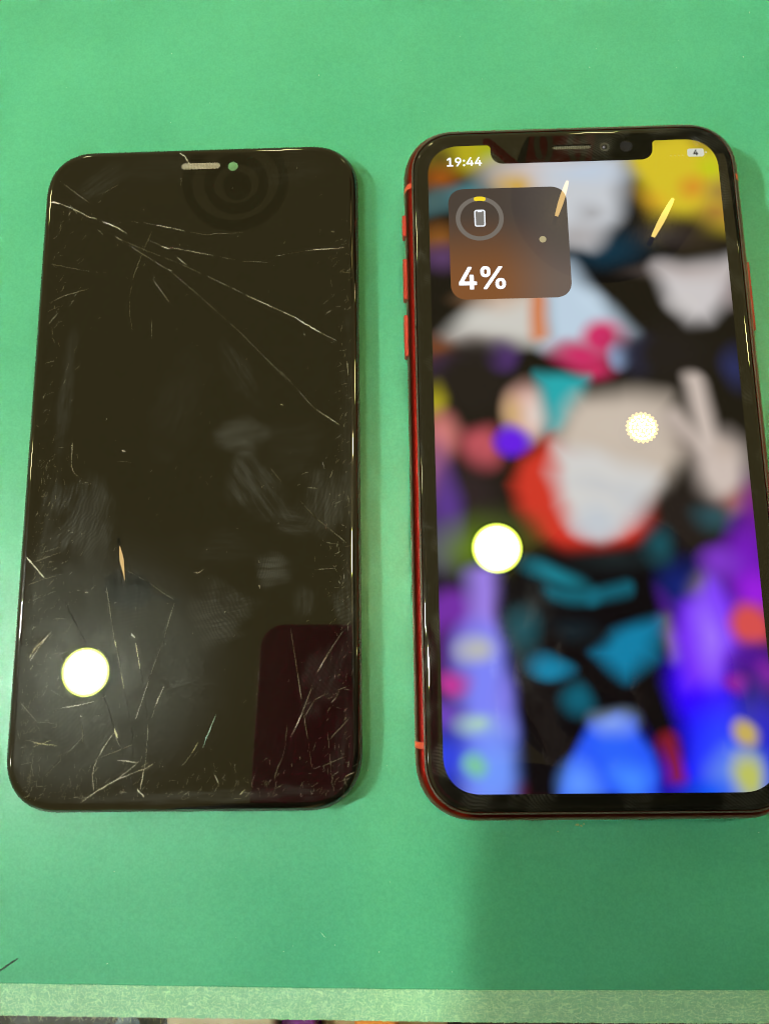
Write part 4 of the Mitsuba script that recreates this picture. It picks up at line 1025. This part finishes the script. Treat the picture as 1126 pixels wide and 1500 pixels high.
# a ringed shade: concentric lips with paler gaps between
for k, (ra, rb, zz) in enumerate(((0, 38, 20), (62, 86, 10), (118, 142, 0))):
    m = trimesh.creation.annulus(max(ra, 0.1), rb, 14, segments=64); m.apply_translation((-474, 1203, H + zz))
    add('ringed_shade__ring', m, 'shade_grey', 30)
thing('ringed_shade', 'lamp shade of concentric dark rings mirrored at the head of the cracked display', 'lamp')
tube('tube_lamp', (366, 1055, H - 20), (401, 1157, H - 20), 7, (14, 9, 3.0), 'short slim tube lamp mirrored left of the dark shade')
tube('tube_lamp_001', (607, 989, H - 20), (668, 1098, H - 20), 8, (20, 14.5, 3.6), 'short slim tube lamp mirrored right of the dark shade')
tube('tube_lamp_002', (-715, 135, H - 20), (-732, 220, H - 20), 5.0, (7, 4.6, 1.8), 'amber tube lamp mirrored in the cracked display above the small shade', True)
disc_lamp('spot_lamp', 333, 1006, 9, (8, 7, 3.4), 'tiny round lamp mirrored in the battery tile')
sg_ = plate(sg.Polygon([(300, 1265), (464, 1259), (440, 1136), (277, 1142)]), 1602.0, 6.0)
add('red_sign__board', sg_, 'sign_red')
for cx_, cy_ in ((318, 1196), (402, 1188)):
    arc_ = sg.LineString([(cx_ + 26 * math.cos(t0) + 6 * t0, cy_ + 52 * math.sin(t0)) for t0 in np.linspace(-0.6, 3.6, 26)]).buffer(7)
    add('red_sign__loop', plate(arc_, 1598.0, 3.0), 'sign_grey')
thing('red_sign', 'dark red sign with grey loops mirrored in the notch of the lit phone', 'sign')
bar_ = sg.LineString([(185, 1229), (259, 1152)]).buffer(8)
add('red_rail', plate(bar_, 1600.0, 14.0), 'sign_red')
thing('red_rail', 'thin dark red rail mirrored in the bezel left of the notch', 'rail')
scene['sign_red'] = {'type': 'twosided', 'b': principled((0.75, 0.04, 0.02), 0.6)}
scene['sign_grey'] = {'type': 'twosided', 'b': principled((0.45, 0.43, 0.40), 0.6)}
# a dark bin added out of view, only to shade the mat's upper right corner
bin_ = plate(sg.Polygon(outline(170, 92, 8)).difference(sg.Polygon(outline(164, 86, 6))), 0.05, 118)
bin_ = trimesh.util.concatenate([bin_, plate(sg.Polygon(outline(170, 92, 8)), 0.02, 3)])
bin_.apply_translation((162, 194, 0)); add('added_shadow_bin__body', bin_, 'black_plastic', 30)
lip_ = plate(sg.Polygon(outline(176, 98, 10)).difference(sg.Polygon(outline(164, 86, 6))), 118.1, 4)
lip_.apply_translation((162, 194, 0)); add('added_shadow_bin__lip', lip_, 'black_plastic', 30)
thing('added_shadow_bin', 'added dark bin out of view that shades the upper right corner of the mat', 'bin')
# ------------------------------------------------------------------ the photographer, bent over the table behind the held phone
import manifold3d as m3


def bone(a, ra, b, rb):
    s = lambda p, r: m3.Manifold.sphere(r, 24).translate([float(v) for v in p])
    return m3.Manifold.batch_hull([s(a, ra), s(b, rb)])


def blend_body(bones, edge, rounds=12):
    m = m3.Manifold.batch_boolean(bones, m3.OpType.Add).refine_to_length(edge).to_mesh()
    t = trimesh.Trimesh(m.vert_properties[:, :3], m.tri_verts, process=True)
    trimesh.smoothing.filter_taubin(t, iterations=rounds)
    return t


cam = lambda x, y, z: EYE * 1000 + x * CAM_X + y * CAM_Y + z * CAM_Z
PX = 120.0
sh_r, sh_l = np.array([PX + 185, -125, 365]), np.array([PX - 175, -190, 365])
chest, waist, hip = np.array([PX, -215, 325]), np.array([PX + 5, -370, 230]), np.array([PX + 5, -480, 110])
neck, head = np.array([PX, -140, 400]), np.array([PX - 8, -72, 425])
wrist_r = cam(102, 132, 14)
elbow_r = np.array([PX + 250, -75, 225])
elbow_l, wrist_l = np.array([PX - 265, -400, 230]), np.array([PX - 250, -330, 30])
B_ = [bone(hip + [-70, 0, 0], 115, hip + [70, 0, 0], 115), bone(hip, 130, waist, 120), bone(waist + [-40, 0, 0], 115, chest + [-90, 0, 20], 105), bone(waist + [40, 0, 0], 115, chest + [90, 0, 20], 105),
      bone(chest + [-90, 0, 20], 105, sh_l, 62), bone(chest + [90, 0, 20], 105, sh_r, 62), bone(chest + [0, 0, 60], 95, neck, 58),
      bone(sh_r, 62, elbow_r, 47), bone(elbow_r, 47, wrist_r, 31), bone(sh_l, 62, elbow_l, 47), bone(elbow_l, 47, wrist_l, 31)]
for sx in (-1, 1):
    knee, ankle = np.array([PX + sx * 100, -440, -310]), np.array([PX + sx * 110, -490, -700])
    B_ += [bone(hip + [sx * 75, 0, -30], 105, knee, 66), bone(knee, 66, ankle, 46), bone(ankle + [0, 0, -20], 44, ankle + [sx * 20, 150, -25], 36)]
add('person__clothes', blend_body(B_, 26), 'jacket', True)
scene['jacket'] = principled((0.022, 0.020, 0.022), 0.8)
scene['skin'] = principled((0.16, 0.09, 0.06), 0.6)
scene['hair_black'] = principled((0.012, 0.010, 0.009), 0.5)
# head: looks down along the camera's axis
look = CAM_Z / np.linalg.norm(CAM_Z)
upv = CAM_Y * -1.0
sidev = CAM_X
hp = lambda x, y, z: head + x * sidev + y * upv + z * look   # x right, y crown, z face
HB = [bone(hp(0, 35, -15), 78, hp(0, 10, 5), 76), bone(hp(0, 0, 10), 70, hp(0, -75, 40), 42), bone(hp(0, -30, -20), 55, neck + [0, 0, 10], 52),
      bone(hp(0, 0, 75), 11, hp(0, -28, 92), 13), bone(hp(-16, -55, 72), 10, hp(16, -55, 72), 10), bone(hp(-76, -5, 0), 12, hp(-78, -35, 5), 9), bone(hp(76, -5, 0), 12, hp(78, -35, 5), 9),
      bone(hp(-42, 18, 66), 10, hp(42, 18, 66), 10)]
add('person__head', blend_body(HB, 9, 10), 'skin', True)
add('person__added_face_mask', blend_body([bone(hp(-40, -22, 62), 16, hp(40, -22, 62), 16), bone(hp(0, -20, 82), 14, hp(0, -70, 66), 16), bone(hp(-30, -62, 50), 18, hp(30, -62, 50), 18)], 8, 8), 'jacket', True)  # mask added to darken the mirrored face
add('person__hair', blend_body([bone(hp(0, 45, -22), 84, hp(0, 25, -30), 86), bone(hp(0, 60, 20), 66, hp(0, 40, -20), 80), bone(hp(-50, 20, -20), 40, hp(50, 20, -20), 40)], 12, 8), 'hair_black', True)
for sx in (-1, 1):
    e = trimesh.creation.icosphere(2, 10); e.apply_translation(hp(sx * 31, 0, 60)); add('person__eye', e, 'eye_white', True)
scene['eye_white'] = principled((0.5, 0.48, 0.45), 0.2)


def hand(key, wrist, palm_dir, across, normal, curl, size=1.0):
    """Palm and five fingers; palm_dir runs from the wrist to the knuckles, across to the little finger, normal out of the palm."""
    d, a, n = (v / np.linalg.norm(v) for v in (np.asarray(palm_dir, float), np.asarray(across, float), np.asarray(normal, float)))
    w = np.asarray(wrist, float)
    bones = [bone(w, 24, w + d * 25, 23)]
    kn = [w + d * (84 - 2 * abs(i - 1)) + a * (-30 + 20 * i) for i in range(4)]
    for i in range(4):
        bones.append(bone(w + d * 18 + a * (-18 + 12 * i), 15, kn[i], 11.5))
    for i, L in enumerate((42, 47, 43, 34)):
        p, ang = kn[i], 0.0
        for j, (f, r) in enumerate(((1, 9.5), (0.62, 8.6), (0.5, 7.8))):
            ang += curl[j]
            q = p + (d * math.cos(ang) + n * math.sin(ang)) * L * f
            bones.append(bone(p, r if j else 10, q, r - 0.8))
            p = q
    t0 = w + d * 22 - a * 20
    t1 = t0 + d * 34 - a * 26 + n * 16
    t2 = t1 + d * 30 - a * 4 + n * 16
    t3 = t2 + d * 24 + a * 4 + n * 6
    bones += [bone(t0, 17, t1, 12.5), bone(t1, 12, t2, 10.5), bone(t2, 10.5, t3, 9)]
    add(key, blend_body(bones, 4.5, 8), 'skin', True)


# right hand: holds the phone by its lower right edge, fingers behind it
hand('person__right_hand', wrist_r, -CAM_X - CAM_Z * 0.04, CAM_Y, -CAM_Z, (0.04, 0.05, 0.05))
hand('person__left_hand', wrist_l, [10, 40, -85], [-30, -60, -20], [60, -20, 0], (0.3, 0.35, 0.25))
thing('person', 'person in a dark jacket bent over the table, holding the dark red phone', 'person')
